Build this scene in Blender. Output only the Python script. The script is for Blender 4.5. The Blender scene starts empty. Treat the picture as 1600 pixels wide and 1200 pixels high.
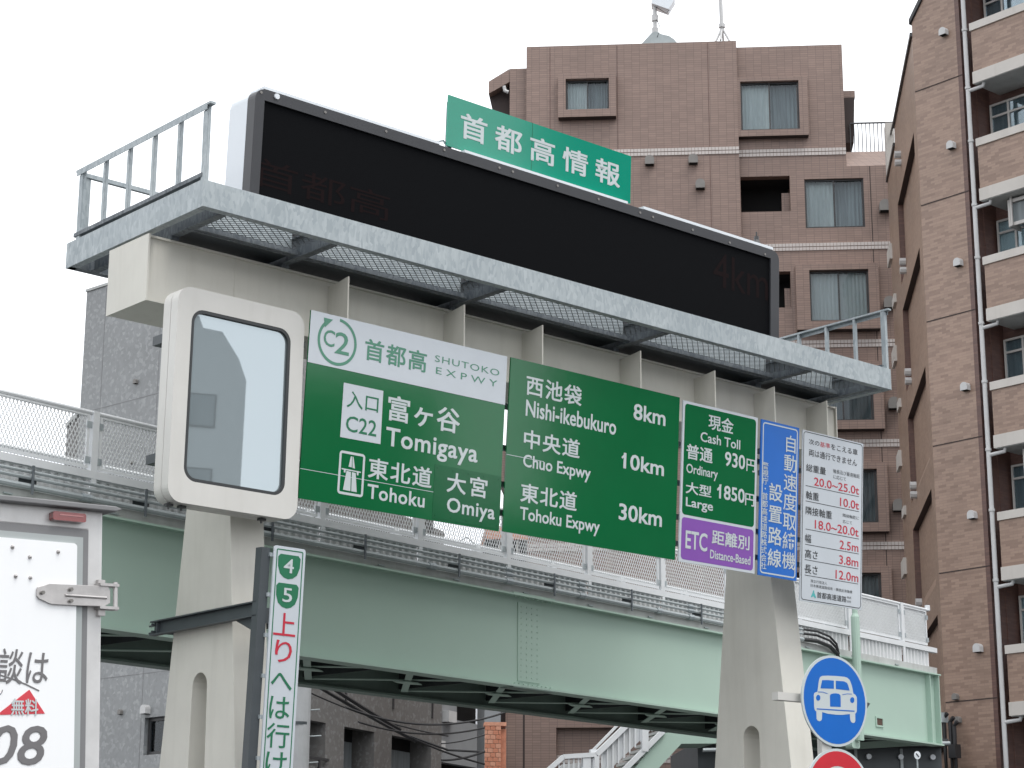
import bpy, bmesh, math, random
from mathutils import Vector, Matrix
from mathutils.geometry import tessellate_polygon
random.seed(7)
R = math.radians
sc = bpy.context.scene
col = sc.collection

# ------------------------------------------------------------------ camera
CAM = Vector((0, 0, 1.6)); FPX = 3224.2; PITCH = R(14.804); ROLL = R(0.215)
cam_d = bpy.data.cameras.new('camera'); cam = bpy.data.objects.new('camera', cam_d); col.objects.link(cam)
Fw = Vector((0, math.cos(PITCH), math.sin(PITCH))); Rt0 = Vector((1, 0, 0)); Up0 = Vector((0, -math.sin(PITCH), math.cos(PITCH)))
Rt = math.cos(ROLL) * Rt0 + math.sin(ROLL) * Up0; Up = -math.sin(ROLL) * Rt0 + math.cos(ROLL) * Up0
mw = Matrix((Rt, Up, -Fw)).transposed().to_4x4(); mw.translation = CAM
cam.matrix_world = mw
cam_d.sensor_width = 36; cam_d.lens = FPX / 1600 * 36; cam_d.clip_end = 3000; cam_d.clip_start = .1
sc.camera = cam

# ------------------------------------------------------------------ sky, sun, exposure
SUN_AZ, SUN_EL = R(128), R(66)            # azimuth from +Y towards +X
world = bpy.data.worlds.new('World'); sc.world = world; world.use_nodes = True
nt = world.node_tree; nt.nodes.clear()
out = nt.nodes.new('ShaderNodeOutputWorld'); bg = nt.nodes.new('ShaderNodeBackground')
sky = nt.nodes.new('ShaderNodeTexSky'); sky.sky_type = 'NISHITA'; sky.sun_disc = False
sky.sun_elevation = SUN_EL; sky.sun_rotation = SUN_AZ
tc = nt.nodes.new('ShaderNodeTexCoord'); nz = nt.nodes.new('ShaderNodeTexNoise'); nz.inputs['Scale'].default_value = 2.2
nz.inputs['Detail'].default_value = 6; nz.inputs['Roughness'].default_value = .55
rp = nt.nodes.new('ShaderNodeValToRGB'); rp.color_ramp.elements[0].position = .3; rp.color_ramp.elements[1].position = .7
rp.color_ramp.elements[0].color = (9.6, 9.9, 10.4, 1); rp.color_ramp.elements[1].color = (11.6, 11.7, 11.8, 1)
mx = nt.nodes.new('ShaderNodeMixRGB'); mx.inputs[0].default_value = .93
bg.inputs['Strength'].default_value = .118
nt.links.new(tc.outputs['Generated'], nz.inputs['Vector']); nt.links.new(nz.outputs['Fac'], rp.inputs[0])
nt.links.new(sky.outputs[0], mx.inputs[1]); nt.links.new(rp.outputs[0], mx.inputs[2]); nt.links.new(mx.outputs[0], bg.inputs[0]); nt.links.new(bg.outputs[0], out.inputs[0])
sd = bpy.data.lights.new('sun', 'SUN'); sd.energy = 1.5; sd.angle = R(30); sd.color = (1, .97, .92)
so = bpy.data.objects.new('sun', sd); col.objects.link(so)
sv = Vector((math.sin(SUN_AZ) * math.cos(SUN_EL), math.cos(SUN_AZ) * math.cos(SUN_EL), math.sin(SUN_EL)))
so.rotation_euler = sv.to_track_quat('Z', 'Y').to_euler(); so.location = (0, 0, 60)
sc.view_settings.view_transform = 'Standard'; sc.view_settings.look = 'None'; sc.view_settings.exposure = 0.42
sc.view_settings.gamma = 1; sc.view_settings.use_curve_mapping = False

# ------------------------------------------------------------------ frames (local x = along, y = back, z = up)
def ray(x, y): return Rt * ((x - 800) / FPX) - Up * ((y - 600) / FPX) + Fw
class Frame:
    def __init__(s, o, yaw, tilt=0, roll=0):
        s.M = Matrix.Translation(Vector(o)) @ Matrix.Rotation(R(90 - yaw), 4, 'Z') @ Matrix.Rotation(R(tilt), 4, 'X') @ Matrix.Rotation(R(roll), 4, 'Y')
        s.I = s.M.inverted(); s.c = s.I @ CAM; s.I3 = s.I.to_3x3()
    def on(s, ax, val, x, y):
        d = s.I3 @ ray(x, y); k = (val - s.c[ax]) / d[ax]; return s.c + d * k
    def P(s, x, y, d=0): q = s.on(1, d, x, y); return q.x, q.z
    def X(s, x, y, v): q = s.on(0, v, x, y); return q.y, q.z
    def Z(s, x, y, v): q = s.on(2, v, x, y); return q.x, q.y
def depthpt(x, y, Y):
    d = ray(x, y); return CAM + d * (Y / d.y)
def ground(x, y, Y):
    q = depthpt(x, y, Y); return Vector((q.x, q.y, 0))

# ------------------------------------------------------------------ mesh builder
class MB:
    def __init__(s): s.v = []; s.f = []
    def add(s, vs, fs):
        n = len(s.v); s.v += [tuple(v) for v in vs]; s.f += [tuple(i + n for i in f) for f in fs]; return s
    def box(s, x0, x1, y0, y1, z0, z1):
        if x0 > x1: x0, x1 = x1, x0
        if y0 > y1: y0, y1 = y1, y0
        if z0 > z1: z0, z1 = z1, z0
        return s.add([(x0, y0, z0), (x1, y0, z0), (x1, y1, z0), (x0, y1, z0), (x0, y0, z1), (x1, y0, z1), (x1, y1, z1), (x0, y1, z1)],
                     [(3, 2, 1, 0), (4, 5, 6, 7), (0, 1, 5, 4), (1, 2, 6, 5), (2, 3, 7, 6), (3, 0, 4, 7)])
    def bar(s, p, q, w, h, up=(0, 0, 1)):
        p = Vector(p); q = Vector(q); d = (q - p).normalized(); up = Vector(up)
        a = d.cross(up)
        if a.length < 1e-4: a = d.cross(Vector((1, 0, 0)))
        a.normalize(); b = a.cross(d).normalized(); a *= w / 2; b *= h / 2
        return s.add([p - a - b, p + a - b, p + a + b, p - a + b, q - a - b, q + a - b, q + a + b, q - a + b],
                     [(0, 1, 2, 3), (7, 6, 5, 4), (1, 0, 4, 5), (2, 1, 5, 6), (3, 2, 6, 7), (0, 3, 7, 4)])
    def tube(s, pts, r, n=8, cap=True, r1=None):
        pts = [Vector(p) for p in pts]; rings = []
        for i, p in enumerate(pts):
            d = (pts[min(i + 1, len(pts) - 1)] - pts[max(i - 1, 0)]).normalized()
            a = d.cross(Vector((0, 0, 1)))
            if a.length < 1e-3: a = d.cross(Vector((1, 0, 0)))
            a.normalize(); b = d.cross(a); rr = r if r1 is None else r + (r1 - r) * i / (len(pts) - 1)
            rings.append([p + a * rr * math.cos(2 * math.pi * k / n) + b * rr * math.sin(2 * math.pi * k / n) for k in range(n)])
        base = len(s.v); s.v += [tuple(v) for r_ in rings for v in r_]
        for i in range(len(pts) - 1):
            for k in range(n):
                s.f.append((base + i * n + k, base + i * n + (k + 1) % n, base + (i + 1) * n + (k + 1) % n, base + (i + 1) * n + k))
        if cap:
            s.f.append(tuple(base + k for k in range(n))[::-1]); s.f.append(tuple(base + (len(pts) - 1) * n + k for k in range(n)))
        return s
    def prism(s, poly, d0, d1, axis='y', holes=()):
        """polygon in the plane across the axis, thick from d0 to d1"""
        loops = [list(poly)] + [list(h) for h in holes]; flat = [p for l in loops for p in l]
        tri = tessellate_polygon([[Vector((p[0], p[1], 0)) for p in l] for l in loops])
        def m(p, d): return (p[0], d, p[1]) if axis == 'y' else ((d, p[0], p[1]) if axis == 'x' else (p[0], p[1], d))
        n = len(flat); vs = [m(p, d0) for p in flat] + [m(p, d1) for p in flat]; fs = []
        for t in tri: fs.append(tuple(t)); fs.append(tuple(i + n for i in t)[::-1])
        o = 0
        for l in loops:
            k = len(l)
            for i in range(k): fs.append((o + i, o + (i + 1) % k, o + (i + 1) % k + n, o + i + n))
            o += k
        return s.add(vs, fs)
    def wall(s, x0, x1, z0, z1, y0, y1, holes=()):
        """a slab with rectangular openings (hx0, hx1, hz0, hz1)"""
        xs = sorted({x0, x1, *[min(max(h[i], x0), x1) for h in holes for i in (0, 1)]}); zs = sorted({z0, z1, *[min(max(h[i], z0), z1) for h in holes for i in (2, 3)]})
        def solid(i, j):
            if i < 0 or j < 0 or i >= len(xs) - 1 or j >= len(zs) - 1: return False
            cx = (xs[i] + xs[i + 1]) / 2; cz = (zs[j] + zs[j + 1]) / 2
            return not any(h[0] < cx < h[1] and h[2] < cz < h[3] for h in holes)
        for i in range(len(xs) - 1):
            for j in range(len(zs) - 1):
                if not solid(i, j): continue
                a, b, c, d = xs[i], xs[i + 1], zs[j], zs[j + 1]
                s.add([(a, y0, c), (b, y0, c), (b, y0, d), (a, y0, d)], [(0, 1, 2, 3)]); s.add([(a, y1, c), (b, y1, c), (b, y1, d), (a, y1, d)], [(3, 2, 1, 0)])
                if not solid(i - 1, j): s.add([(a, y0, c), (a, y1, c), (a, y1, d), (a, y0, d)], [(3, 2, 1, 0)])
                if not solid(i + 1, j): s.add([(b, y0, c), (b, y1, c), (b, y1, d), (b, y0, d)], [(0, 1, 2, 3)])
                if not solid(i, j - 1): s.add([(a, y0, c), (b, y0, c), (b, y1, c), (a, y1, c)], [(3, 2, 1, 0)])
                if not solid(i, j + 1): s.add([(a, y0, d), (b, y0, d), (b, y1, d), (a, y1, d)], [(0, 1, 2, 3)])
        return s
    def mesh(s, name, mats):
        me = bpy.data.meshes.new(name); me.from_pydata(s.v, [], s.f)
        bm = bmesh.new(); bm.from_mesh(me); bmesh.ops.remove_doubles(bm, verts=bm.verts, dist=1e-5); bmesh.ops.recalc_face_normals(bm, faces=bm.faces); bm.to_mesh(me); bm.free()
        for m in (mats if isinstance(mats, (list, tuple)) else [mats]): me.materials.append(m)
        me.validate(); return me

def rrect(x0, x1, z0, z1, r, n=6):
    pts = []
    for cx, cz, a0 in ((x1 - r, z1 - r, 0), (x0 + r, z1 - r, 90), (x0 + r, z0 + r, 180), (x1 - r, z0 + r, 270)):
        for k in range(n + 1):
            a = R(a0 + 90 * k / n); pts.append((cx + r * math.cos(a), cz + r * math.sin(a)))
    return pts
def circ(cx, cz, r, n=24, rz=None):
    rz = rz or r; return [(cx + r * math.cos(2 * math.pi * k / n), cz + rz * math.sin(2 * math.pi * k / n)) for k in range(n)]

def thing(name, label, cat, frame, group=None, at=None):
    o = bpy.data.objects.new(name, None); col.objects.link(o); o.empty_display_size = .2
    M = frame.M if isinstance(frame, Frame) else frame
    o.matrix_world = M if at is None else M @ Matrix.Translation(Vector(at))
    o['label'] = label; o['category'] = cat
    if group: o['group'] = group
    o['_off'] = at if at else (0, 0, 0)
    return o
def part(name, mb, mat, parent, off=None, label=None, stuff=False, bevel=0, mesh=None):
    me = mesh or mb.mesh(name, mat)
    o = bpy.data.objects.new(name, me); col.objects.link(o); o.parent = parent
    if off is not None: o.location = off
    if label: o['label'] = label
    if stuff: o['kind'] = 'stuff'
    if bevel:
        b = o.modifiers.new('b', 'BEVEL'); b.width = bevel; b.segments = 2; b.limit_method = 'ANGLE'; b.angle_limit = R(40)
    return o
def solo(name, mb, mat, frame, label, cat, group=None, kind=None):
    o = bpy.data.objects.new(name, mb.mesh(name, mat)); col.objects.link(o); o.matrix_world = frame.M if isinstance(frame, Frame) else frame
    if label: o['label'] = label; o['category'] = cat
    if group: o['group'] = group
    if kind: o['kind'] = kind
    return o

# ------------------------------------------------------------------ materials
def s2l(c):
    return tuple((v / 255 / 12.92 if v / 255 <= .04045 else ((v / 255 + .055) / 1.055) ** 2.4) for v in c)
def newmat(name):
    m = bpy.data.materials.new(name); m.use_nodes = True; t = m.node_tree; return m, t, t.nodes['Principled BSDF']
def N(t, typ, **kw):
    n = t.nodes.new(typ)
    for k, v in kw.items():
        if k in n.inputs: n.inputs[k].default_value = v
        else: setattr(n, k, v)
    return n
def mat(name, c, rough=.5, metal=0, var=.08, scale=3, streak=0, streak_c=(.12, .11, .09), bump=.02, bscale=60, coat=0, ior=1.5, spec=None, fine=0):
    m, t, b = newmat(name)
    b.inputs['Roughness'].default_value = rough; b.inputs['Metallic'].default_value = metal; b.inputs['IOR'].default_value = ior
    if spec is not None: b.inputs['Specular IOR Level'].default_value = spec
    b.inputs['Coat Weight'].default_value = coat; b.inputs['Coat Roughness'].default_value = .04
    tc = N(t, 'ShaderNodeTexCoord'); nz = N(t, 'ShaderNodeTexNoise', Scale=scale, Detail=6.0, Roughness=.6)
    t.links.new(tc.outputs['Object'], nz.inputs['Vector'])
    mr = N(t, 'ShaderNodeMapRange'); mr.inputs['From Min'].default_value = .3; mr.inputs['From Max'].default_value = .7
    mr.inputs['To Min'].default_value = 1 - var; mr.inputs['To Max'].default_value = 1 + var * .6
    t.links.new(nz.outputs['Fac'], mr.inputs['Value'])
    mu = N(t, 'ShaderNodeVectorMath', operation='SCALE'); mu.inputs[0].default_value = c[:3]
    t.links.new(mr.outputs[0], mu.inputs['Scale']); last = mu.outputs[0]
    if streak:
        mp = N(t, 'ShaderNodeMapping'); mp.inputs['Scale'].default_value = (3.1, 3.1, .3); t.links.new(tc.outputs['Object'], mp.inputs[0])
        n2 = N(t, 'ShaderNodeTexNoise', Scale=1.6, Detail=5.0, Roughness=.65); t.links.new(mp.outputs[0], n2.inputs['Vector'])
        m2 = N(t, 'ShaderNodeMapRange'); m2.inputs['From Min'].default_value = .5; m2.inputs['From Max'].default_value = .78; m2.inputs['To Max'].default_value = streak
        t.links.new(n2.outputs['Fac'], m2.inputs['Value'])
        mm = N(t, 'ShaderNodeMixRGB'); t.links.new(m2.outputs[0], mm.inputs[0]); t.links.new(last, mm.inputs[1]); mm.inputs[2].default_value = (*streak_c, 1); last = mm.outputs[0]
    if fine:
        n3 = N(t, 'ShaderNodeTexNoise', Scale=fine, Detail=3.0); t.links.new(tc.outputs['Object'], n3.inputs['Vector'])
        m3 = N(t, 'ShaderNodeMapRange'); m3.inputs['From Min'].default_value = .35; m3.inputs['From Max'].default_value = .65; m3.inputs['To Min'].default_value = .88; m3.inputs['To Max'].default_value = 1.1
        t.links.new(n3.outputs['Fac'], m3.inputs['Value']); v3 = N(t, 'ShaderNodeVectorMath', operation='SCALE'); t.links.new(last, v3.inputs[0]); t.links.new(m3.outputs[0], v3.inputs['Scale']); last = v3.outputs[0]
    t.links.new(last, b.inputs['Base Color'])
    if bump:
        nb = N(t, 'ShaderNodeTexNoise', Scale=bscale, Detail=2.0); t.links.new(tc.outputs['Object'], nb.inputs['Vector'])
        bp = N(t, 'ShaderNodeBump', Strength=bump, Distance=.02); t.links.new(nb.outputs['Fac'], bp.inputs['Height']); t.links.new(bp.outputs[0], b.inputs['Normal'])
    return m
def galv(name, c0, c1, metal=.35, rough=.5):
    """hot-dip zinc: cool grey with spangle-shaped pale patches"""
    m, t, b = newmat(name); b.inputs['Roughness'].default_value = rough; b.inputs['Metallic'].default_value = metal
    tc = N(t, 'ShaderNodeTexCoord'); mp = N(t, 'ShaderNodeMapping'); mp.inputs['Scale'].default_value = (1.2, 1.2, .5); t.links.new(tc.outputs['Object'], mp.inputs[0])
    n0 = N(t, 'ShaderNodeTexNoise', Scale=6.0, Detail=4.0); t.links.new(mp.outputs[0], n0.inputs['Vector'])
    ad = N(t, 'ShaderNodeVectorMath', operation='ADD'); sc_ = N(t, 'ShaderNodeVectorMath', operation='SCALE'); sc_.inputs['Scale'].default_value = .12
    t.links.new(n0.outputs['Color'], sc_.inputs[0]); t.links.new(mp.outputs[0], ad.inputs[0]); t.links.new(sc_.outputs[0], ad.inputs[1])
    vo = N(t, 'ShaderNodeTexVoronoi', Scale=26.0); t.links.new(ad.outputs[0], vo.inputs['Vector'])
    n1 = N(t, 'ShaderNodeTexNoise', Scale=1.6, Detail=5.0); t.links.new(tc.outputs['Object'], n1.inputs['Vector'])
    sp = N(t, 'ShaderNodeSeparateColor'); t.links.new(vo.outputs['Color'], sp.inputs[0])
    a = N(t, 'ShaderNodeMath', operation='MULTIPLY'); t.links.new(sp.outputs[0], a.inputs[0]); a.inputs[1].default_value = .55
    a2 = N(t, 'ShaderNodeMath', operation='ADD'); t.links.new(a.outputs[0], a2.inputs[0]); t.links.new(n1.outputs['Fac'], a2.inputs[1])
    mr = N(t, 'ShaderNodeMapRange'); mr.inputs['From Min'].default_value = .5; mr.inputs['From Max'].default_value = 1.1; t.links.new(a2.outputs[0], mr.inputs['Value'])
    mm = N(t, 'ShaderNodeMixRGB'); t.links.new(mr.outputs[0], mm.inputs[0]); mm.inputs[1].default_value = (*c0, 1); mm.inputs[2].default_value = (*c1, 1)
    t.links.new(mm.outputs[0], b.inputs['Base Color'])
    m3 = N(t, 'ShaderNodeMapRange'); m3.inputs['To Min'].default_value = rough - .12; m3.inputs['To Max'].default_value = rough + .15; t.links.new(sp.outputs[1], m3.inputs['Value']); t.links.new(m3.outputs[0], b.inputs['Roughness'])
    return m
def tile(name, c1, c2, mortar, w, h, bias=0, offset=.5, rough=.45, bump=.25, seed=0, blotch=.15, mort=.006):
    m, t, b = newmat(name); b.inputs['Roughness'].default_value = rough
    tc = N(t, 'ShaderNodeTexCoord'); sp = N(t, 'ShaderNodeSeparateXYZ'); t.links.new(tc.outputs['Object'], sp.inputs[0])
    ad = N(t, 'ShaderNodeMath', operation='ADD'); t.links.new(sp.outputs[0], ad.inputs[0]); t.links.new(sp.outputs[1], ad.inputs[1])
    cb = N(t, 'ShaderNodeCombineXYZ'); t.links.new(ad.outputs[0], cb.inputs[0]); t.links.new(sp.outputs[2], cb.inputs[1])
    br = N(t, 'ShaderNodeTexBrick', Scale=1.0); br.offset = offset; br.inputs['Mortar Size'].default_value = mort; br.inputs['Mortar Smooth'].default_value = .2; br.inputs['Bias'].default_value = bias
    br.inputs['Brick Width'].default_value = w; br.inputs['Row Height'].default_value = h
    br.inputs['Color1'].default_value = (*c1, 1); br.inputs['Color2'].default_value = (*c2, 1); br.inputs['Mortar'].default_value = (*mortar, 1)
    t.links.new(cb.outputs[0], br.inputs['Vector'])
    nz = N(t, 'ShaderNodeTexNoise', Scale=.6, Detail=6.0, Roughness=.6); t.links.new(tc.outputs['Object'], nz.inputs['Vector'])
    mr = N(t, 'ShaderNodeMapRange'); mr.inputs['From Min'].default_value = .3; mr.inputs['From Max'].default_value = .7; mr.inputs['To Min'].default_value = 1 - blotch; mr.inputs['To Max'].default_value = 1 + blotch * .6
    t.links.new(nz.outputs['Fac'], mr.inputs['Value'])
    v = N(t, 'ShaderNodeVectorMath', operation='SCALE'); t.links.new(br.outputs['Color'], v.inputs[0]); t.links.new(mr.outputs[0], v.inputs['Scale']); t.links.new(v.outputs[0], b.inputs['Base Color'])
    inv = N(t, 'ShaderNodeMath', operation='SUBTRACT'); inv.inputs[0].default_value = 1; t.links.new(br.outputs['Fac'], inv.inputs[1])
    bp = N(t, 'ShaderNodeBump', Strength=bump, Distance=.01); t.links.new(inv.outputs[0], bp.inputs['Height']); t.links.new(bp.outputs[0], b.inputs['Normal'])
    return m
def speck(name, c1, c2):
    """grey mosaic cladding: small pale chips scattered on mid grey"""
    m, t, b = newmat(name); b.inputs['Roughness'].default_value = .55
    tc = N(t, 'ShaderNodeTexCoord'); vo = N(t, 'ShaderNodeTexVoronoi', Scale=14); t.links.new(tc.outputs['Object'], vo.inputs['Vector'])
    sp = N(t, 'ShaderNodeSeparateColor'); t.links.new(vo.outputs['Color'], sp.inputs[0])
    cr = N(t, 'ShaderNodeValToRGB'); cr.color_ramp.elements[0].position = .0; cr.color_ramp.elements[0].color = (*[v * .9 for v in c1], 1)
    cr.color_ramp.elements[1].position = .97; cr.color_ramp.elements[1].color = (*c2, 1); e = cr.color_ramp.elements.new(.70); e.color = (*c1, 1)
    t.links.new(sp.outputs[0], cr.inputs[0])
    nz = N(t, 'ShaderNodeTexNoise', Scale=.5, Detail=5.0); t.links.new(tc.outputs['Object'], nz.inputs['Vector'])
    mr = N(t, 'ShaderNodeMapRange'); mr.inputs['From Min'].default_value = .3; mr.inputs['From Max'].default_value = .7; mr.inputs['To Min'].default_value = .9; mr.inputs['To Max'].default_value = 1.06; t.links.new(nz.outputs['Fac'], mr.inputs['Value'])
    v = N(t, 'ShaderNodeVectorMath', operation='SCALE'); t.links.new(cr.outputs[0], v.inputs[0]); t.links.new(mr.outputs[0], v.inputs['Scale']); t.links.new(v.outputs[0], b.inputs['Base Color'])
    bp = N(t, 'ShaderNodeBump', Strength=.15, Distance=.01); t.links.new(sp.outputs[1], bp.inputs['Height']); t.links.new(bp.outputs[0], b.inputs['Normal'])
    return m
def fabric(name, c, c2):
    m, t, b = newmat(name); b.inputs['Roughness'].default_value = .9
    tc = N(t, 'ShaderNodeTexCoord'); mp = N(t, 'ShaderNodeMapping'); mp.inputs['Scale'].default_value = (12, 12, .6); t.links.new(tc.outputs['Object'], mp.inputs[0])
    nz = N(t, 'ShaderNodeTexNoise', Scale=1.2, Detail=3.0); t.links.new(mp.outputs[0], nz.inputs['Vector'])
    cr = N(t, 'ShaderNodeValToRGB'); cr.color_ramp.elements[0].position = .35; cr.color_ramp.elements[1].position = .65
    cr.color_ramp.elements[0].color = (*c, 1); cr.color_ramp.elements[1].color = (*c2, 1); t.links.new(nz.outputs['Fac'], cr.inputs[0]); t.links.new(cr.outputs[0], b.inputs['Base Color'])
    return m
def mirror_glass(name, refl, diff, gl=.4):
    m = bpy.data.materials.new(name); m.use_nodes = True; t = m.node_tree; t.nodes.clear()
    o = N(t, 'ShaderNodeOutputMaterial'); g = N(t, 'ShaderNodeBsdfGlossy', Roughness=.01); g.inputs['Color'].default_value = (*refl, 1)
    d = N(t, 'ShaderNodeBsdfDiffuse'); d.inputs['Color'].default_value = (*diff, 1); mx = N(t, 'ShaderNodeMixShader'); mx.inputs[0].default_value = gl
    t.links.new(d.outputs[0], mx.inputs[1]); t.links.new(g.outputs[0], mx.inputs[2]); t.links.new(mx.outputs[0], o.inputs[0]); return m
def window_glass(name):
    m = bpy.data.materials.new(name); m.use_nodes = True; t = m.node_tree; t.nodes.clear()
    o = N(t, 'ShaderNodeOutputMaterial'); g = N(t, 'ShaderNodeBsdfGlossy', Roughness=.02); g.inputs['Color'].default_value = (.9, .95, 1, 1)
    d = N(t, 'ShaderNodeBsdfTransparent'); d.inputs['Color'].default_value = (.78, .84, .86, 1)
    fr = N(t, 'ShaderNodeFresnel', IOR=1.5); mx = N(t, 'ShaderNodeMixShader'); t.links.new(fr.outputs[0], mx.inputs[0])
    t.links.new(d.outputs[0], mx.inputs[1]); t.links.new(g.outputs[0], mx.inputs[2]); t.links.new(mx.outputs[0], o.inputs[0]); return m

BEIGE = mat('beige_gantry_paint', (.60, .585, .53), .55, var=.07, scale=1.2, streak=.22, streak_c=(.36, .34, .29), bump=.01, bscale=25)
BEIGE2 = mat('beige_sign_case_paint', (.58, .57, .54), .45, var=.05, scale=1.5, streak=.16, streak_c=(.4, .38, .33))
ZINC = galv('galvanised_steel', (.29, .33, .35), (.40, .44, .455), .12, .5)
ZINC2 = galv('shaded_galvanised_steel', (.085, .10, .115), (.16, .18, .195), .2, .55)  # the zinc darkened: shade of undersides and hidden steel put into the colour
DARKST = mat('dark_steel_paint', (.055, .065, .072), .5, var=.15)
HOUSE = mat('pale_sheet_metal', (.72, .76, .80), .4, var=.03, scale=1)
BEZEL = mat('black_bezel_paint', (.030, .031, .036), .4, var=.1, bump=.01)
GREEN = mat('sign_green_film', (.0015, .118, .036), .10, var=.06, scale=1.5, bump=.02, bscale=4, ior=1.55)
GREENP = mat('sign_green_patch_film', (.0015, .098, .032), .14, var=.05, bump=.03, bscale=5, ior=1.55)
TEAL = mat('sign_teal_film', (.002, .255, .165), .10, var=.04, scale=1.5, bump=.012, bscale=4, ior=1.6)
SBLUE = mat('sign_blue_film', (.004, .125, .50), .3, var=.04, bump=.02, bscale=5, coat=.0)
PURPLE = mat('sign_purple_film', (.21, .07, .37), .3, var=.04, bump=.02, coat=.0)
SWHITE = mat('sign_white_film', (.53, .57, .61), .3, var=.03, bump=.02, bscale=5, coat=.4)
LWHITE = mat('sign_letter_white', (.52, .57, .58), .35, var=.03, bump=0, coat=.3)
LGREEN = mat('sign_letter_green', (.085, .25, .17), .4, var=.03, bump=0)
DGREEN = mat('sign_letter_deep_green', (.012, .15, .07), .4, var=.03, bump=0)
LBLACK = mat('sign_letter_black', (.02, .022, .025), .4, bump=0)
LRED = mat('sign_letter_red', (.50, .02, .045), .4, bump=0)
SRED = mat('sign_red_film', (.55, .025, .04), .3, bump=.02)
LTEAL = mat('emblem_teal', (.08, .42, .42), .4, bump=0)
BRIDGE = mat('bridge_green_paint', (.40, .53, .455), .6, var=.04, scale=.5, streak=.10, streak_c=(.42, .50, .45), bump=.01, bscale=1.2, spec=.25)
BRIDGED = mat('bridge_green_shaded', (.19, .26, .225), .55, var=.15, scale=2)  # bridge green darkened: shade on far girder and underside put into the colour
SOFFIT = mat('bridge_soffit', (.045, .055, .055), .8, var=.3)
CONC = mat('grey_concrete', (.46, .47, .46), .8, var=.12, scale=2, streak=.35, streak_c=(.2, .2, .19))
PANELW = mat('pale_corrugated_sheet', (.66, .675, .68), .5, var=.10, scale=1.2, streak=.25, streak_c=(.33, .33, .32))
RAILW = mat('pale_grey_aluminium', (.68, .70, .715), .45, metal=.0, var=.06)
WIRE = mat('mesh_wire_zinc', (.70, .72, .73), .45, metal=.1, bump=0)
PIPE = mat('grey_conduit', (.36, .40, .41), .5, var=.12, scale=4)
BAND = mat('pale_tile_band', (.52, .48, .46), .5, var=.06)
TILEC = tile('brown_stack_tile', s2l((142, 120, 110)), s2l((132, 111, 102)), s2l((108, 91, 84)), .235, .072, offset=.0, blotch=.12, mort=.006)
TILED = tile('mottled_brown_tile', s2l((154, 130, 115)), s2l((124, 101, 89)), s2l((138, 116, 103)), .22, .062, offset=.5, bias=-.25, blotch=.12, mort=.004, bump=.15)
TILED2 = tile('dark_edge_tile', s2l((108, 80, 72)), s2l((92, 68, 63)), s2l((90, 70, 64)), .22, .062, blotch=.1)
TILEO = tile('ochre_brown_tile', s2l((156, 132, 115)), s2l((140, 117, 102)), s2l((134, 112, 99)), .22, .062, blotch=.12, mort=.004, bump=.1)
CREAM = mat('cream_balcony_paint', (.54, .51, .475), .6, var=.07, scale=1.5, streak=.3, streak_c=(.36, .33, .29))
SPECK = speck('grey_chip_cladding', (.26, .27, .275), (.32, .33, .335))
SPECKD = speck('darker_grey_chip_cladding', (.15, .145, .14), (.20, .20, .20))
PLAIN = mat('plain_grey_render', (.24, .25, .26), .8, var=.08)
FRAMEB = mat('dark_bronze_frame', (.035, .035, .037), .4)
FRAMEW = mat('pale_window_frame', (.50, .48, .46), .45)
GLASS = window_glass('window_glass')
CURT = fabric('white_curtain', (.66, .70, .69), (.76, .79, .78))
CURTD = fabric('grey_curtain', (.17, .19, .20), (.24, .27, .28))
DARK = mat('dark_interior', (.012, .012, .013), .9, bump=0)
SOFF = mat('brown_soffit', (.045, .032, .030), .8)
VENT = mat('vent_hood_metal', (.20, .19, .18), .5, var=.15)
VENTW = mat('pale_vent_hood', (.52, .52, .52), .45, var=.08)
BRICKO = mat('orange_brick', (.50, .20, .12), .75, var=.25, scale=9)
BRICKP = mat('pale_orange_brick', (.56, .27, .18), .75, var=.2, scale=9)
MORT = mat('brick_mortar', (.33, .27, .23), .9)
TRUCKW = mat('white_truck_panel', (.86, .87, .88), .25, var=.02, scale=.8, streak=.05, streak_c=(.5, .5, .5), bump=.01, coat=.3)
TRUCKA = mat('brushed_truck_frame', (.62, .615, .61), .38, metal=.3, var=.10, scale=5, streak=.25, streak_c=(.33, .30, .28))
RUBB = mat('grey_door_rubber', (.20, .20, .205), .6, var=.08)
RUBB2 = mat('pale_door_rubber', (.37, .40, .40), .5, var=.05)
STEELB = mat('worn_stainless', (.50, .48, .47), .3, metal=.7, var=.15, scale=8)
LAMPR = mat('red_marker_lens', (.20, .018, .018), .15, coat=1)
GREYL = mat('grey_truck_lettering', (.16, .155, .16), .5, bump=0)
POLEC = mat('utility_pole_concrete', (.38, .39, .40), .7, var=.1)
CABLE = mat('black_cable', (.02, .02, .022), .5, bump=0)
GASK = mat('black_window_gasket', (.03, .033, .035), .4)
ASPH = mat('asphalt', (.06, .06, .062), .9, var=.15, scale=.5, bump=.1, bscale=80)
VMSG = mirror_glass('reflective_display_glass', (.80, .90, .95), (.20, .23, .24), .34)
SCREEN, t_, b_ = newmat('led_matrix'); b_.inputs['Roughness'].default_value = .75; b_.inputs['Specular IOR Level'].default_value = .07
tcx = N(t_, 'ShaderNodeTexCoord'); wv = N(t_, 'ShaderNodeTexVoronoi', Scale=40.0); wv.inputs['Randomness'].default_value = .0; t_.links.new(tcx.outputs['Object'], wv.inputs['Vector'])
rr = N(t_, 'ShaderNodeValToRGB'); rr.color_ramp.elements[0].position = .2; rr.color_ramp.elements[0].color = (.002, .002, .003, 1); rr.color_ramp.elements[1].position = .5; rr.color_ramp.elements[1].color = (.003, .0035, .0045, 1)
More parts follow.
